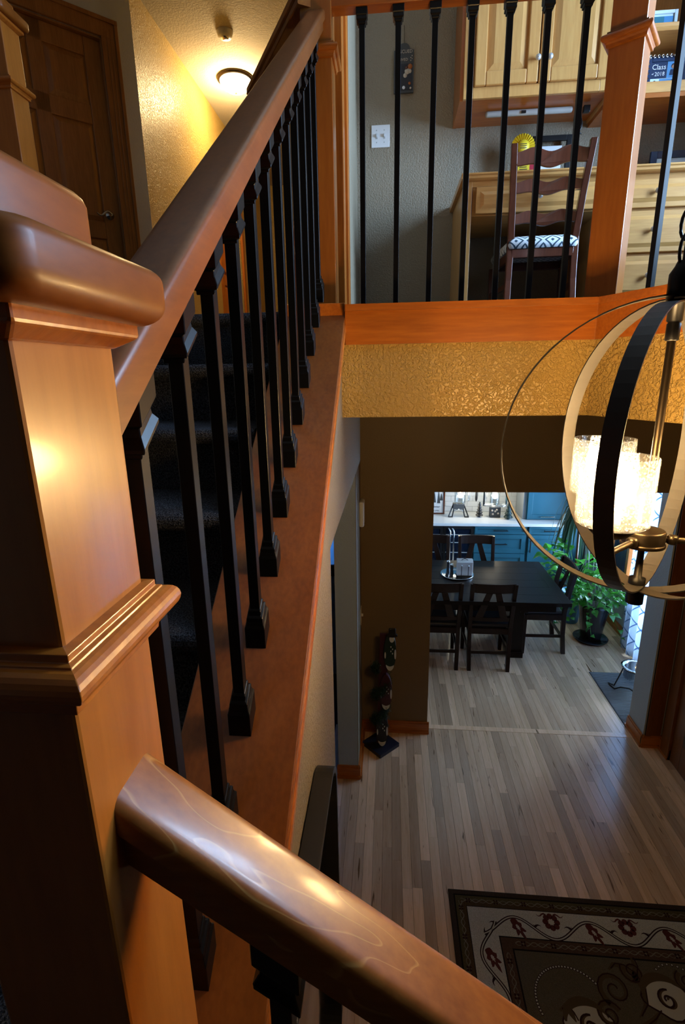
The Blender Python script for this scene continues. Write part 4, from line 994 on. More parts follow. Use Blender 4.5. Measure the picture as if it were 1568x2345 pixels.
for mp_, U0, U1, nm in ((top_map, .0, 1.40, 'border_motif'), (left_map, .0, .72, 'border_motif')):
    dark, redm, crm = MB(), MB(), MB()
    vine = [(u, -.020+.050*math.cos((u-.17)/PER*2*PI)) for u in [U0+i*.012 for i in range(int((U1-U0)/.012))]]
    flat_strip(dark, [mp_(*p) for p in vine], lambda t: .017); flat_strip(crm, [mp_(u, v) for u, v in vine], .006, .0107)
    k = 0; u = .17-PER
    while u < U1:
        for cu, kind in ((u, 'top'), (u+PER/2, 'low')):
            if not (U0-.02 < cu < U1): continue
            if kind == 'low':   # blossom between the waves
                for j in range(8):
                    a = 2*PI*j/8; flat_poly(redm, [mp_(cu+.030*math.cos(a)+.016*math.cos(q), .018+.030*math.sin(a)+.016*math.sin(q)) for q in [2*PI*i/8 for i in range(8)]])
                flat_poly(crm, [mp_(cu+.012*math.cos(q), .018+.012*math.sin(q)) for q in [2*PI*i/10 for i in range(10)]], .0108)
                for s in (-1, 1): flat_strip(redm, [mp_(cu+s*(.02+.010*i), .052+.008*math.sin(i*1.3)) for i in range(6)], lambda t: .010*(1-t)+.002)
            else:
                flat_poly(redm, leaf_shape(mp_(cu+.012, -.022), .054, -1.1)); flat_poly(crm, leaf_shape(mp_(cu+.012, -.022), .016, -1.1), .0108)
                for s in (-1, 1):
                    for q in range(3):
                        base = (cu+s*(.06+.035*q), -.020+.050*math.cos((.06+.035*q)/PER*2*PI))
                        flat_strip(dark, [mp_(base[0]+s*.008*i, base[1]+(.016*math.sin(i*.5))*(1 if q % 2 else -1)) for i in range(6)], lambda t: .015*(1-t)+.001)
        u += PER
    dark.build(nm, M['rg_dark'], rug, kind='stuff'); redm.build(nm, M['rg_red'], rug, kind='stuff'); crm.build(nm, M['rg_cream'], rug, kind='stuff')
    nar = MB(); nd = MB()
    for off in (-.104, .104):
        lo = .104 if off > 0 else .104
        st = -.10 if off > 0 else .15
        vv = .103 if off > 0 else -.103
        us = [st+i*.010 for i in range(int((U1+.05-st)/.010))]
        flat_strip(nar, [mp_(u, vv+.010*math.sin(u*2*PI/.075)) for u in us], .0045)
        flat_strip(nar, [mp_(u, vv-.010*math.sin(u*2*PI/.075)) for u in us], .0025)
        u = st+.04
        while u < U1:
            for a, c_ in ((0,0),(1,0),(0,1),(1,1)): flat_poly(nd, [mp_(u+.007*(2*a-1)+.006*math.cos(q), vv+.007*(2*c_-1)+.006*math.sin(q)) for q in [2*PI*i/7 for i in range(7)]], .0107)
            u += .15
    nar.build('narrow_band_scroll', M['rg_tan'], rug, kind='stuff'); nd.build('narrow_band_flower', M['rg_dark'], rug, kind='stuff')
# field scrolls
cream, brown, dark, dots = MB(), MB(), MB(), MB()
def blob(c, rx, ry, n_=28, w_=.12, k=5, ph=0): return [(c[0]+rx*(1+w_*math.sin(k*2*PI*i/n_+ph))*math.cos(2*PI*i/n_), c[1]+ry*(1+w_*math.sin(k*2*PI*i/n_+ph))*math.sin(2*PI*i/n_)) for i in range(n_)]
for c, s in (((.915,1.70), 1), ((1.31,1.83), 1)):
    bl = blob(c, .105, .085, w_=.10, k=4, ph=s); flat_poly(cream, bl, .0105); flat_strip(dark, bl, .008, .0109, True)
    flat_strip(brown, [(c[0]+.10*math.cos(a), c[1]+.085*math.sin(a)) for a in [PI*(1.0-.9*i/20) for i in range(21)]], lambda t: .035*math.sin(PI*min(1,t+.05))+.004, .0112)
    flat_strip(dark, curl((c[0]+.0, c[1]-.01), .045, 1.4, 1.2), .009, .0116); flat_strip(brown, curl((c[0]+.01, c[1]-.012), .045, 1.2, 1.6), .010, .0114)
for c, r0, a0, sg in (((1.085,1.845), .075, -2.2, -1), ((1.20,1.93), .05, 2.6, 1), ((1.02,1.74), .055, .4, 1), ((1.40,1.72), .06, 1.0, -1), ((1.44,1.90), .05, 2.0, 1)):
    flat_strip(brown, curl(c, r0, 1.6, a0, sg), lambda t: .022*(1-t)+.006, .0106); flat_strip(dark, curl(c, r0*1.12, 1.6, a0, sg), .006, .0109)
for pts in ([(1.09,1.93),(1.12,1.955),(1.16,1.95),(1.20,1.92),(1.22,1.86),(1.20,1.79),(1.15,1.74)], [(1.02,1.70),(1.08,1.69),(1.15,1.70),(1.21,1.735),(1.25,1.77)], [(1.22,1.99),(1.225,1.95),(1.20,1.90),(1.17,1.88)], [(.80,1.74),(.83,1.76),(.85,1.73),(.86,1.70)]):
    flat_strip(brown, pts, lambda t: .030*math.sin(PI*(.1+.85*t)), .0107); flat_strip(dark, [(x+.012, y+.006) for x, y in pts], .006, .0110)
for i in range(34):
    a = PI*1.12 - (PI*.92)*i/33
    x, y = .870+.165*math.cos(a), 1.775+.150*math.sin(a); flat_poly(dark, [(x+.0075*math.cos(q), y+.0075*math.sin(q)) for q in [2*PI*j/8 for j in range(8)]], .0108); flat_poly(dots, [(x+.0045*math.cos(q), y+.0045*math.sin(q)) for q in [2*PI*j/8 for j in range(8)]], .0112)
for i in range(9):
    a = PI*.75-PI*.6*i/8; x, y = 1.39+.10*math.cos(a), 1.885+.09*math.sin(a); flat_poly(dark, [(x+.007*math.cos(q), y+.007*math.sin(q)) for q in [2*PI*j/8 for j in range(8)]], .0108); flat_poly(dots, [(x+.0042*math.cos(q), y+.0042*math.sin(q)) for q in [2*PI*j/8 for j in range(8)]], .0112)
cream.build('field_medallion', M['rg_cream'], rug, kind='stuff'); brown.build('field_scroll', M['rg_brown'], rug, kind='stuff'); dark.build('field_outline', M['rg_dark'], rug, kind='stuff'); dots.build('field_beads', M['rg_cream'], rug, kind='stuff')
# ================================================================== dining room
tb = thing('dining_table', 'dark espresso dining table with thick trestle ends', 'table', (.85, 5.05, 0))
TX0, TX1, TY0, TY1 = -.02, 1.70, 4.50, 5.60
for i in range(6):
    a = TY0+(TY1-TY0)*i/6; b_ = TY0+(TY1-TY0)*(i+1)/6
    MB().box(TX0+.09, TX1-.09, a+.0006, b_-.0006, .722, .760).build('top_board', M['darkwood'], tb, bevel=.0015)
for x0 in (TX0, TX1-.089): MB().box(x0, x0+.089, TY0, TY1, .722, .760).build('breadboard_end', M['darkwood'], tb, bevel=.003)
for y0 in (TY0+.06, TY1-.085): MB().box(TX0+.12, TX1-.12, y0, y0+.025, .64, .722).build('apron', M['darkwood'], tb)
for x0 in (TX0+.14, 1.255):
    MB().box(x0, x0+.115, 4.82, 5.28, .07, .70).build('trestle_leg', M['darkwood'], tb, bevel=.004)
    MB().box(x0-.01, x0+.125, 4.80, 5.42, .0, .07).build('trestle_foot', M['darkwood'], tb, bevel=.006)
    for y in (4.62, 5.45): MB().box(x0+.02, x0+.09, y, y+.03, .60, .722).build('corner_bracket', M['darkwood'], tb)
MB().box(TX0+.25, 1.255, 5.02, 5.08, .22, .34).build('stretcher', M['darkwood'], tb)
M['leather'] = plain('dark_leather', (.030,.032,.040), .38)
M['chairwood'] = wood('walnut_stain', (.022,.007,.004), (.010,.004,.002), (14,14,2), rough=.40, coat=.05)
M['chairwood'].node_tree.nodes['Principled BSDF'].inputs['Specular IOR Level'].default_value = .25
def dining_chair(label, x, y, rz_):
    c = thing('dining_chair', label, 'chair', (x, y, 0), rz_, 'dining chairs around the dark table')
    B = lambda mb, nm, mt=M['chairwood'], bv=.003: mb.build(nm, mt, c, world=False, bevel=bv)
    for s in (-1, 1):
        pts = [(s*.185,-.215,0),(s*.190,-.19,.22),(s*.192,-.185,.46),(s*.195,-.215,.70),(s*.197,-.265,.94)]
        B(MB().loft([[Vector(p)+Vector((dx*.018,dy*.021,0)) for dx, dy in ((-1,-1),(1,-1),(1,1),(-1,1))] for p in pts], smooth=False), 'back_leg')
        B(MB().loft([square_ring(.017,0,(s*.195,.20)), square_ring(.022,.44,(s*.195,.20))], smooth=False), 'front_leg')
        B(MB().bar((s*.19,-.185,.20),(s*.195,.20,.20),.018,.030), 'side_stretcher')
        B(MB().box(s*.195-.012, s*.195+.012, -.18, .20, .385, .445), 'seat_rail')
    B(MB().box(-.19,.19,-.198,-.176,.385,.445), 'seat_rail'); B(MB().box(-.19,.19,.19,.212,.385,.445), 'seat_rail'); B(MB().box(-.19,.19,-.2,-.18,.17,.20), 'rear_stretcher')
    # curved crest, lower rail, two leaning splats
    for z0, z1, nm in ((.845,.945,'crest_rail'),(.53,.575,'lower_rail')):
        rings = []
        for i in range(9):
            t = i/8*2-1; yy = -.185-.08*((z0-.46)/.48)**1.3-.022*(1-t*t)
            y2 = -.185-.08*((z1-.46)/.48)**1.3-.022*(1-t*t)
            rings.append([(t*.197,yy-.010,z0),(t*.197,yy+.010,z0),(t*.197,y2+.010,z1),(t*.197,y2-.010,z1)])
        B(MB().loft(rings, smooth=False), nm)
    for s in (-1, 1):
        B(MB().hexa([(s*.115-.035,-.222,.57),(s*.115+.035,-.222,.57),(s*.115+.035,-.208,.57),(s*.115-.035,-.208,.57),
                     (s*.040-.030,-.282,.85),(s*.040+.030,-.282,.85),(s*.040+.030,-.268,.85),(s*.040-.030,-.268,.85)]), 'back_splat')
    B(MB().box(-.20,.20,-.17,.215,.445,.480), 'seat_pad', M['leather'], .014)
    for k in range(3):
        MB().lathe((.2152,-.262+.012*k,.925-.030*k), [(.004,0),(.003,.002),(.0005,.003)], 8, axis='x').build('nail_head', M['chrome'], c, world=False)
    return c
dining_chair('dining chair with its back to the hall, nearer the trestle leg', .985, 4.77, 0)
dining_chair('dining chair with its back to the hall, half cut by the brown wall', .49, 4.77, 0)
dining_chair('dining chair on the far side before the teal drawers', 1.055, 5.70, PI)
dining_chair('dining chair on the far side before the wine cooler', .52, 5.70, PI)
dining_chair('dining chair at the window end of the table beside the plants', 1.60, 5.11, PI/2)
# tray with napkins and shakers
tz = .760
tr_ = thing('serving_tray', 'round silver tray on the dining table', 'tray', (.73, 5.16, tz))
MB().lathe((.73, 5.16, tz), [(.11,.0),(.150,.003),(.175,.016),(.172,.018),(.148,.006),(.002,.005)], 36).build('dish', M['chrome'], tr_)
nh = thing('napkin_holder', 'metal holder full of white napkins on the silver tray', 'napkin holder', (.80, 5.14, tz+.006))
for i, y in enumerate((5.112, 5.124, 5.136, 5.148, 5.160)):
    MB().box(.722+.004*(i%2), .884+.004*(i%2), y, y+.010, tz+.012, tz+.160+.006*i).build('napkin', M['white'], nh, bevel=.002)
for y in (5.104, 5.178):
    for x in (.768, .838):
        MB().tube([(x,y,tz+.008),(x,y,tz+.120)], .0035, 8).build('wire_post', M['black'], nh); MB().sphere((x,y,tz+.124), .008, 10, 6).build('wire_ball', M['chrome'], nh)
MB().tube([(.75+.105*i/12, 5.145, tz+.150+.040*math.sin(PI*i/12)) for i in range(13)], .003, 6).build('wire_handle', M['black'], nh)
MB().box(.715,.890,5.10,5.182,tz+.005,tz+.012).build('holder_base', M['black'], nh, bevel=.003)
for k, (x, y) in enumerate(((.640, 5.20), (.672, 5.155))):
    s_ = thing('shaker', ('taller dark shaker with chrome cap at the back of the silver tray' if k == 0 else 'shorter dark shaker with chrome cap at the front of the silver tray'), 'shaker', (x, y, tz+.006))
    MB().lathe((x,y,tz+.006), [(.022,0),(.020,.01),(.016,.05),(.017,.10+.02*(1-k)),(.016,.104+.02*(1-k))], 16).build('body', M['glass_dark'] if 'glass_dark' in M else M['leather'], s_)
    MB().lathe((x,y,tz+.11+.02*(1-k)), [(.017,0),(.018,.006),(.014,.016),(.002,.018)], 16).build('cap', M['chrome'], s_)
# base cabinets, counter, hutch cabinet
CYF = 6.62
ct = thing('countertop', 'white quartz countertop along the back of the dining room', 'countertop', (1.4, 6.9, .872))
MB().box(.30, DXR, CYF-.03, BY, .872, .910).build('slab', M['quartz'], ct, bevel=.003)
def shaker_front(parent, x0, x1, z0, z1, nm, pull=None):
    o = MB(); t = .055 if z1-z0 > .16 else .030
    frame_mb(o, x0, x1, z0, z1, CYF-.020, CYF, t); f_ = o.build(nm, M['teal'], parent, bevel=.0015)
    MB().box(x0+t-.002, x1-t+.002, CYF-.008, CYF, z0+t-.002, z1-t+.002).build('recessed_panel', M['teal'], f_)
    if pull == 'h':
        zc, xc = ((z0+z1)/2 if z1-z0 < .16 else z1-.028-.10), (x0+x1)/2
        MB().box(xc-.095, xc+.095, CYF-.046, CYF-.036, zc-.006, zc+.006).build('pull_bar', M['black'], f_, bevel=.002)
        for s in (-1,1): MB().box(xc+s*.080-.005, xc+s*.080+.005, CYF-.038, CYF-.019 if z1-z0 < .16 else CYF-.006, zc-.005, zc+.005).build('pull_post', M['black'], f_)
    if pull == 'v':
        MB().box(x0+.020, x0+.032, CYF-.048, CYF-.036, z1-.24, z1-.06).build('pull_bar', M['black'], f_, bevel=.002)
        for z in (z1-.22, z1-.08): MB().box(x0+.021, x0+.031, CYF-.038, CYF-.019, z-.005, z+.005).build('pull_post', M['black'], f_)
cbn = thing('base_cabinet', 'teal base cabinet with three drawers under the white counter', 'cabinet', (1.47, 6.9, 0))
MB().box(1.135, 1.828, CYF, BY-.02, .10, .872).build('carcass', M['teal'], cbn); MB().box(1.135, 1.828, CYF+.06, BY-.02, 0, .10).build('toe_kick', M['black'], cbn)
for z0, z1 in ((.765,.866),(.500,.755),(.110,.490)): shaker_front(cbn, 1.142, 1.806, z0, z1, 'drawer', 'h')
cbn = thing('base_cabinet', 'teal base cabinet with a drawer over a door beside the window', 'cabinet', (2.1, 6.9, 0))
MB().box(1.832, DXR-.02, CYF, BY-.02, .10, .872).build('carcass', M['teal'], cbn); MB().box(1.832, DXR-.02, CYF+.06, BY-.02, 0, .10).build('toe_kick', M['black'], cbn)
shaker_front(cbn, 1.842, 2.40, .765, .866, 'drawer', 'h'); shaker_front(cbn, 1.842, 2.40, .110, .755, 'door', 'v')
hu = thing('hutch_cabinet', 'tall teal cabinet standing on the counter by the window', 'cabinet', (2.15, 6.9, .91))
HF = 6.80
MB().box(1.84, DXR-.02, HF, BY-.012, .911, 2.40).build('carcass', M['teal'], hu)
f_ = frame_mb(MB(), 1.85, 2.45, .925, 1.60, HF-.020, HF, .060).build('door', M['teal'], hu, bevel=.0015); MB().box(1.905, 2.395, HF-.008, HF, .98, 1.545).build('recessed_panel', M['teal'], f_)
MB().box(2.02, 2.20, HF-.046, HF-.036, .955, .967).build('pull_bar', M['chrome'], f_, bevel=.002)
for s in (2.04, 2.18): MB().box(s-.005, s+.005, HF-.038, HF-.019, .956, .966).build('pull_post', M['chrome'], f_)
MB().box(1.80, 1.84, HF+.02, BY-.012, .911, 2.40).build('side_filler', M['gray'], hu)
wc = thing('wine_cooler', 'black glass fronted wine cooler with two upright chrome handles', 'wine cooler', (.72, 6.9, 0))
MB().box(.33, 1.130, CYF+.012, BY-.02, .02, .870).build('cabinet_body', M['black'], wc)
M['darkglass'] = plain('dark_glass', (.006,.010,.020), .08)
for x0, x1, hx in ((.335, .725, .835-.02), (.732, 1.126, .870-.012)):
    f_ = frame_mb(MB(), x0, x1, .05, .862, CYF-.012, CYF+.012, .035).build('glass_door', M['black'], wc, bevel=.002)
    MB().box(x0+.034, x1-.034, CYF-.002, CYF+.004, .084, .828).build('pane', M['darkglass'], f_)
for hx in (.818, .866):
    MB().tube([(hx-.022,CYF-.012,.835),(hx-.008,CYF-.050,.828),(hx,CYF-.055,.80),(hx,CYF-.055,.16),(hx-.01,CYF-.012,.13)], .011, 10).build('handle', M['chrome'], wc)
for z in (.74,.63,.49,.36,.24): MB().box(.36, 1.10, CYF-.006, CYF-.003, z, z+.010).build('rack_rail', M['grayplastic'], wc)
# tiled backsplash
bs = struct('wall_back', MB().box(.28, 1.795, BY-.010, BY-.0, .911, 2.30), plain('grout', (.45,.45,.44), .9), label='white tiled backsplash over the counter')
M['tile'] = plain('white_tile', (.72,.73,.74), .15)
tme = None; TW, TH = .152, .076
for row in range(7):
    xo = -.5*TW*(row % 2)
    k = 0
    while .28+xo+k*TW < 1.80:
        x0 = max(.28, .28+xo+k*TW)+.0015; x1 = min(1.80, .28+xo+(k+1)*TW)-.0015
        if x1-x0 > .02:
            o = MB().box(x0, x1, BY-.016, BY-.010, .913+row*TH, .913+(row+1)*TH-.003).build('tile', M['tile'], bs, bevel=.0012, seg=1)
        k += 1
# things on the counter
CZ = .910
s_ = thing('framed_sign', 'white farmhouse sign in a wooden frame at the left end of the counter', 'sign', (.66, 7.05, CZ))
frame_mb(MB(), .52, .785, CZ, CZ+.40, 7.04, 7.062, .022).build('frame', M['mahog'], s_, bevel=.002); MB().box(.54, .765, 7.05, 7.058, CZ+.02, CZ+.38).build('panel', M['white'], s_)
for x, z, h_ in ((.59,.16,.12),(.64,.17,.15),(.70,.16,.17),(.735,.20,.10)): MB().hexa([(x-.022,7.046,CZ+z),(x+.022,7.046,CZ+z),(x+.022,7.049,CZ+z),(x-.022,7.049,CZ+z),(x-.001,7.046,CZ+z+h_),(x+.001,7.046,CZ+z+h_),(x+.001,7.049,CZ+z+h_),(x-.001,7.049,CZ+z+h_)]).build('painted_tree', M['slate'], s_)
text('winter', .045, (.66, 7.0485, CZ+.095), FACE, M['ink'], s_); text('to you', .036, (.66, 7.0485, CZ+.045), FACE, M['ink'], s_)
M['filament'] = plain('lantern_bulb', (1,.9,.7), .4, emit=(1.0,.86,.62), es=45)
m, n, l, b = nt('clear_glass'); M['clear'] = m
tr = n.new('ShaderNodeBsdfTransparent'); tr.inputs['Color'].default_value = (.9,.93,.95,1); gl = n.new('ShaderNodeBsdfGlossy'); gl.inputs['Roughness'].default_value = .05; mx = n.new('ShaderNodeMixShader'); mx.inputs[0].default_value = .14
l.new(tr.outputs[0], mx.inputs[1]); l.new(gl.outputs[0], mx.inputs[2]); l.new(mx.outputs[0], n['Material Output'].inputs['Surface'])
la = thing('lantern_lamp', 'lit lantern on a splayed black ladder stand on the counter', 'lamp', (.96, 6.92, CZ))
for s in (-1, 1):
    for e_ in (0, 1):
        MB().bar((.96+s*(.135-.05*e_), 6.90, CZ+.006), (.96+s*(.065-.05*e_*.4), 6.94, CZ+.19), .010, .014).build('leg', M['black'], la)
    MB().box(.96+s*.11-.030, .96+s*.11+.030, 6.885, 6.91, CZ, CZ+.012).build('foot', M['black'], la)
MB().box(.885, 1.035, 6.90, 6.975, CZ+.11, CZ+.19).build('gear_box', M['slate'], la, bevel=.003)
MB().tube([(.90+.12*i/10, 6.90, CZ+.085+.028*math.sin(PI*i/10)) for i in range(11)], .006, 6).build('arch_brace', M['chrome'], la)
MB().lathe((.975,6.93,CZ+.19), [(.075,0),(.078,.02),(.078,.20),(.076,.205),(.074,.205),(.075,.02)], 24).build('glass_globe', M['clear'], la)
MB().sphere((.985,6.93,CZ+.30), .034, 14, 10).build('bulb', M['filament'], la); bulb_light('lantern_glow', (.985,6.86,CZ+.32), 1.6, (1,.80,.52), .03)
la = thing('lantern_lamp', 'lit glass lantern on a square black base on the counter', 'lamp', (1.46, 6.94, CZ))
MB().box(1.385, 1.525, 6.89, 6.98, CZ, CZ+.145).build('base_box', M['slate'], la, bevel=.004)
for x, z in ((1.42,.05),(1.45,.09),(1.49,.06),(1.47,.11),(1.41,.10)): MB().sphere((x, 6.888, CZ+z), .014, 8, 6).build('pebble', M['cream'], la)
for z, r_ in ((.155,.15),(.170,.155)): MB().tube([(1.455+r_*math.cos(2*PI*i/28), 6.94+.06*math.sin(2*PI*i/28), CZ+z) for i in range(28)], .004, 6, closed=True).build('wire_ring', M['chrome'], la)
for x in (1.30, 1.60): MB().box(x-.012, x+.012, 6.93, 6.95, CZ+.155, CZ+.36).build('side_post', M['chrome'], la)
MB().lathe((1.445,6.94,CZ+.16), [(.06,0),(.065,.02),(.065,.17),(.063,.175),(.061,.17),(.062,.02)], 22).build('glass_globe', M['clear'], la)
MB().sphere((1.445,6.94,CZ+.29), .036, 14, 10).build('bulb', M['filament'], la); bulb_light('lantern_glow', (1.445,6.86,CZ+.32), 1.6, (1,.80,.52), .03)
def tiered_tree(name, label, x, y, h_, r_, mat, tiers):
    t = thing(name, label, 'ornament', (x, y, CZ))
    MB().lathe((x,y,CZ), [(r_*.32,0),(r_*.32,h_*.03),(r_*.14,h_*.05),(r_*.14,h_*.12)], 14).build('trunk', mat, t)
    for k in range(tiers):
        z0 = h_*(.10+.86*k/tiers); rr = r_*(1-.74*k/tiers)
        MB().lathe((x,y,CZ+z0), [(rr*.92,0),(rr,.006),(rr*.42,h_*.86/tiers*1.0+.004),(.002,h_*.86/tiers*1.25)], 14, smooth=False).build('tier', mat, t)
tiered_tree('tree_ornament', 'slim black tree ornament between the lanterns', 1.245, 6.92, .215, .052, M['black'], 5)
tiered_tree('tree_ornament', 'dark green ceramic tree ornament at the counter end', 1.612, 6.82, .225, .062, M['totem_grn'], 4)
uc = thing('upper_cabinet', 'teal upper cabinet over the counter, just above the dining opening edge', 'cabinet', (1.05, 7.05, 1.36))
MB().box(.32, 1.79, 6.90, BY-.02, 1.36, 2.30).build('carcass', M['teal'], uc, bevel=.002)
for x0 in (.33, .70, 1.07, 1.43): frame_mb(MB(), x0, x0+.35, 1.37, 2.28, 6.88, 6.90, .05).build('door', M['teal'], uc, bevel=.0015)
for k, x in enumerate((1.105, 1.205, 1.335)):
    o = MB().lathe((0, 0, -.25), [(.004,0),(.016,.03),(.018,.06),(.014,.22),(.005,.24),(.005,.25)], 14).build('hanging_icicle', M['clear'] if k != 1 else M['black']); o.location = (x, 6.99, 1.36)
    tag(o, ('clear glass icicle hanging behind the ladder lantern','slim black icicle hanging above the black tree','clear glass icicle hanging beside the square lantern')[k], 'ornament')
# ---- curtain
m, n, l, b = nt('lattice_curtain'); M['curtain'] = m
g_ = n.new('ShaderNodeNewGeometry'); sx = n.new('ShaderNodeSeparateXYZ'); l.new(g_.outputs['Position'], sx.inputs[0])
def mth(op, a, bv=None):
    q = n.new('ShaderNodeMath'); q.operation = op
    l.new(a, q.inputs[0])
    if bv is not None:
        if isinstance(bv, (int, float)): q.inputs[1].default_value = bv
        else: l.new(bv, q.inputs[1])
    return q.outputs[0]
yy = mth('MULTIPLY', sx.outputs['Y'], 7.6); zz_ = mth('MULTIPLY', sx.outputs['Z'], 5.2)
l1 = mth('ABSOLUTE', mth('SUBTRACT', mth('FRACT', mth('ADD', yy, zz_)), .5)); l2 = mth('ABSOLUTE', mth('SUBTRACT', mth('FRACT', mth('SUBTRACT', yy, zz_)), .5))
lm = mth('GREATER_THAN', mth('MAXIMUM', l1, l2), .462)
rp = ramp(n, [(.0,(.80,.88,.97)),(1,(.20,.30,.46))]); l.new(lm, rp.inputs['Fac'])
l.new(rp.outputs['Color'], b.inputs['Base Color']); b.inputs['Roughness'].default_value = .9
tl = n.new('ShaderNodeBsdfTranslucent'); l.new(rp.outputs['Color'], tl.inputs['Color']); mx = n.new('ShaderNodeMixShader'); mx.inputs[0].default_value = .62
l.new(b.outputs[0], mx.inputs[1]); l.new(tl.outputs[0], mx.inputs[2]); l.new(mx.outputs[0], n['Material Output'].inputs['Surface'])
cu = thing('curtain', 'white curtain panel with blue diamond lattice beside the dining window', 'curtain', (2.47, 4.70, .02))
N = 110; top = []; bot = []
for i in range(N+1):
    t = i/N; y = 4.32+.80*t; x = 2.475+.028*math.sin(t*2*PI*6.5)+.008*math.sin(t*31)
    top.append((x, y, 2.35)); bot.append((x-.004, y+.02*math.sin(t*9), .02))
mb = MB(); mb.add(top+bot, [(i, i+1, N+2+i, N+1+i) for i in range(N)], True)
o = mb.build('fabric', M['curtain'], cu); sm_ = o.modifiers.new('thickness', 'SOLIDIFY'); sm_.thickness = .002
MB().tube([(2.475,4.2,2.36),(2.475,6.8,2.36)], .012, 10).build('curtain_rod', M['black'], cu)
# ---- plants
M['leaf'] = wood('pothos_leaf', (.075,.36,.035), (.030,.17,.020), (30,30,30), rough=.35, coat=.3, figure=.8, objrand=.35, obj=True)
def _tl(m, f):
    n, l = m.node_tree.nodes, m.node_tree.links; b = n['Principled BSDF']; t = n.new('ShaderNodeBsdfTranslucent'); x = n.new('ShaderNodeMixShader'); x.inputs[0].default_value = f
    l.new(b.inputs['Base Color'].links[0].from_socket, t.inputs['Color']); l.new(b.outputs[0], x.inputs[1]); l.new(t.outputs[0], x.inputs[2]); l.new(x.outputs[0], n['Material Output'].inputs['Surface'])
_tl(M['leaf'], .4)
M['frond'] = plain('dark_frond', (.012,.055,.022), .45); M['potblack'] = plain('black_pot', (.012,.012,.014), .22); M['potblue'] = plain('blue_glaze', (.055,.22,.42), .3); M['soil'] = plain('soil', (.02,.012,.008), 1)
def leaf_mesh():
    mb = MB(); L = []; W_ = [0,.55,.92,1.0,.90,.62,.30,0]; n_ = len(W_)
    for i, w_ in enumerate(W_):
        t = i/(n_-1); z = .18*math.sin(t*PI)-.25*t*t
        L.append([(-w_*.40, t, z+.10*w_), (0, t, z), (w_*.40, t, z+.10*w_)])
    vs = [p for r_ in L for p in r_]
    fs = []
    for i in range(n_-1):
        for j in (0, 1): fs.append((i*3+j, i*3+j+1, i*3+3+j+1, i*3+3+j))
    me = bpy.data.meshes.new('leaf'); me.from_pydata(vs, [], fs); me.materials.append(M['leaf'])
    for p in me.polygons: p.use_smooth = True
    return me
LEAF = leaf_mesh()
def put_leaf(parent, p, d, size, roll=0.0):
    o = bpy.data.objects.new('leaf', LEAF); COL.objects.link(o); o.parent = parent
    d = Vector(d).normalized(); q = d.to_track_quat('Y', 'Z')
    o.rotation_mode = 'QUATERNION'; o.rotation_quaternion = q @ Euler((0, roll, 0)).to_quaternion()
    o.location = Vector(p)-parent.location; o.scale = (size, size, size)
rg = random.Random(11)
pl = thing('potted_pothos', 'bushy green pothos in a glossy black pot on a saucer by the window', 'plant', (2.21, 5.22, 0))
PX, PY = 2.205, 5.24
MB().lathe((PX,PY,.0), [(.10,.0),(.165,.008),(.178,.030),(.172,.032),(.158,.014),(.004,.012)], 30).build('saucer', M['potblack'], pl)
MB().lathe((PX,PY,.014), [(.092,0),(.100,.01),(.140,.30),(.160,.40),(.168,.425),(.156,.428),(.150,.40),(.004,.385)], 32).build('pot', M['potblack'], pl)
MB().lathe((PX,PY,.405), [(.148,0),(.06,.012),(.002,.015)], 20).build('soil', M['soil'], pl)
for s in range(46):
    a = rg.uniform(0, 2*PI); reach = rg.uniform(.10, .34); hgt = rg.uniform(.02, .34); drop = rg.uniform(0, .30) if reach > .20 else 0
    p0 = Vector((PX+.07*math.cos(a), PY+.07*math.sin(a), .41)); pts = []
    for i in range(9):
        t = i/8; pts.append(p0 + Vector((reach*t*math.cos(a+.4*t), reach*t*math.sin(a+.4*t), hgt*math.sin(PI*min(1,t*.75+.05))-drop*t*t*1.2)))
    pts = [p if p.x < 2.545 else Vector((2.545, p.y, p.z)) for p in pts]
    MB().tube(pts, .0028, 5, taper=lambda t: 1.2-.7*t).build('stem', M['leaf'], pl)
    for i in range(3, 9):
        if rg.random() < .82:
            b2 = a+rg.uniform(-1.2, 1.2); put_leaf(pl, pts[i], (math.cos(b2), math.sin(b2), rg.uniform(-.5, .5)), rg.uniform(.050, .095), rg.uniform(-.5,.5))
pl2 = thing('potted_plant', 'leafy plant with broad upright leaves in a sky blue pot by the table', 'plant', (2.13, 5.66, 0))
QX, QY = 2.13, 5.66
MB().lathe((QX,QY,0), [(.075,0),(.085,.02),(.115,.33),(.128,.34),(.130,.385),(.120,.387),(.115,.34),(.004,.33)], 28).build('pot', M['potblue'], pl2)
for s in range(26):
    a = rg.uniform(0, 2*PI); reach = rg.uniform(.05, .38); hgt = rg.uniform(.15, .52)
    p0 = Vector((QX+.05*math.cos(a), QY+.05*math.sin(a), .345))
    pts = [p0+Vector((reach*t*t*math.cos(a), reach*t*t*math.sin(a), hgt*math.sin(t*PI*.62))) for t in [i/6 for i in range(7)]]
    MB().tube(pts, .003, 5).build('stem', M['leaf'], pl2)
    for i in (4, 5, 6):
        put_leaf(pl2, pts[i], (math.cos(a+rg.uniform(-.9,.9)), math.sin(a+rg.uniform(-.9,.9)), rg.uniform(-.2,.6)), rg.uniform(.09,.155), rg.uniform(-.4,.4))
for p, d, sz in (((1.74,5.50,.86),(-1,-.2,.1),.15),((1.83,5.55,.90),(-.6,-.5,.4),.12),((1.88,5.52,.84),(.4,-.6,.2),.13),((1.78,5.56,.93),(-.4,-.2,.8),.10)):
    put_leaf(pl2, p, d, sz)
    MB().tube([Vector((QX,QY,.36)), Vector(((QX+p[0])/2, (QY+p[1])/2, p[2]-.05)), Vector(p)], .003, 5).build('stem', M['leaf'], pl2)
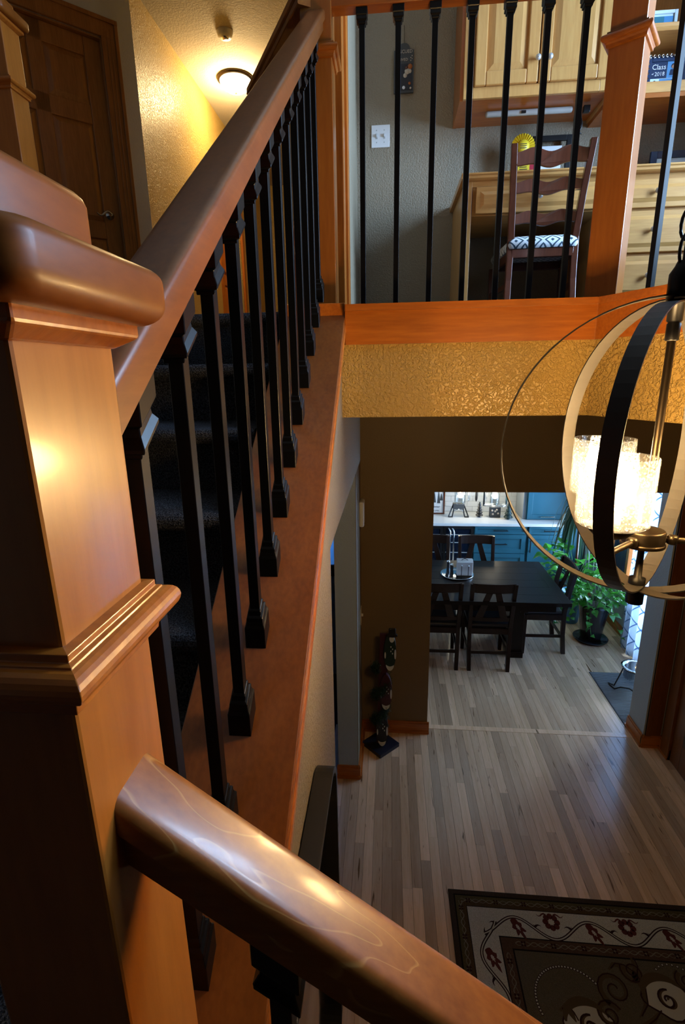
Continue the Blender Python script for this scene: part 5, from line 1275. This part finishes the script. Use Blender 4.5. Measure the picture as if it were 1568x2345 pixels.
# tall dracaena with strap leaves
pl3 = thing('potted_dracaena', 'tall dracaena with drooping dark strap leaves before the window', 'plant', (2.28, 6.05, 0))
DXp, DYp = 2.28, 6.05
MB().lathe((DXp,DYp,0), [(.10,0),(.11,.02),(.14,.30),(.146,.32),(.132,.32),(.004,.30)], 24).build('pot', M['potblack'], pl3)
MB().tube([(DXp,DYp,.30),(DXp-.01,DYp,.8),(DXp-.03,DYp-.02,1.30)], .016, 8).build('trunk', M['mahog'], pl3)
mbs = []
for s in range(70):
    a = rg.uniform(0, 2*PI); z0 = rg.uniform(1.10, 1.38); Ln = rg.uniform(.40, .72); up = rg.uniform(.05, .30)
    mb = MB(); Lp = []; n_ = 9
    for i in range(n_):
        t = i/(n_-1); rr = Ln*.46*math.sin(t*PI*.55); z = z0 + up*math.sin(PI*min(1,t*1.6))*.6 - Ln*1.05*t**2.2
        w_ = .013*math.sin(PI*min(1,.12+t*.9))+.001
        c = Vector((DXp-.03+rr*math.cos(a), DYp-.02+rr*math.sin(a), z)); s_v = Vector((-math.sin(a), math.cos(a), 0))*w_
        if c.x > 2.545: c.x = 2.545
        Lp.append((c-s_v, c+s_v))
    mb.add([q for pr in Lp for q in pr], [(2*i, 2*i+1, 2*i+3, 2*i+2) for i in range(n_-1)], True); mb.build('strap_leaf', M['frond'], pl3)
# ---- pet corner
mt = thing('floor_mat', 'ribbed grey mat on the dining floor under the pet bowls', 'mat', (2.2, 4.18, 0))
M['matgray'] = plain('mat_rib', (.20,.21,.21), .9); M['matdark'] = plain('mat_base', (.07,.075,.075), .95)
MB().box(1.955, 2.42, 3.775, 4.585, 0, .004).build('backing', M['matdark'], mt)
mb = MB(); y = 3.785
while y < 4.575: mb.box(1.962, 2.415, y, y+.011, .004, .0075); y += .018
mb.build('ribs', M['matgray'], mt, kind='stuff')
bs_ = thing('pet_feeder', 'black wire stand holding steel pet bowls on the ribbed mat', 'pet feeder', (2.25, 4.20, .0075))
for cx_, cy_ in ((2.235, 4.30), (2.33, 4.02)):
    MB().tube([(cx_+.105*math.cos(2*PI*i/24), cy_+.105*math.sin(2*PI*i/24), .235) for i in range(24)], .005, 6, closed=True).build('ring', M['black'], bs_)
MB().tube([(2.13,4.30,.235),(2.115,4.33,.12),(2.10,4.36,.013),(2.06,4.40,.013),(2.06,4.36,.013),(2.08,4.30,.013),(2.11,4.26,.06),(2.16,4.20,.085),(2.22,4.13,.06),(2.25,4.08,.013)], .006, 7).build('wire_leg', M['black'], bs_)
MB().tube([(2.34,4.30,.235),(2.36,4.30,.10),(2.38,4.30,.013),(2.40,4.20,.013),(2.40,4.05,.10),(2.42,4.02,.235)], .006, 7).build('wire_leg', M['black'], bs_)
for k, (cx_, cy_) in enumerate(((2.235, 4.30), (2.33, 4.02))):
    b_ = thing('pet_bowl', ('large shiny steel pet bowl with dimpled rim in the wire stand','second steel pet bowl mostly hidden by the grey wall end')[k], 'bowl', (cx_, cy_, .14))
    MB().lathe((cx_,cy_,.14), [(.085,0),(.092,.005),(.098,.100),(.118,.104),(.120,.110),(.096,.112),(.084,.095),(.078,.012),(.002,.008)], 36).build('bowl', M['chrome'], b_)
    for i in range(20): MB().sphere((cx_+.108*math.cos(2*PI*i/20), cy_+.108*math.sin(2*PI*i/20), .2525), .0035, 6, 4).build('rim_dimple', M['black'], b_)
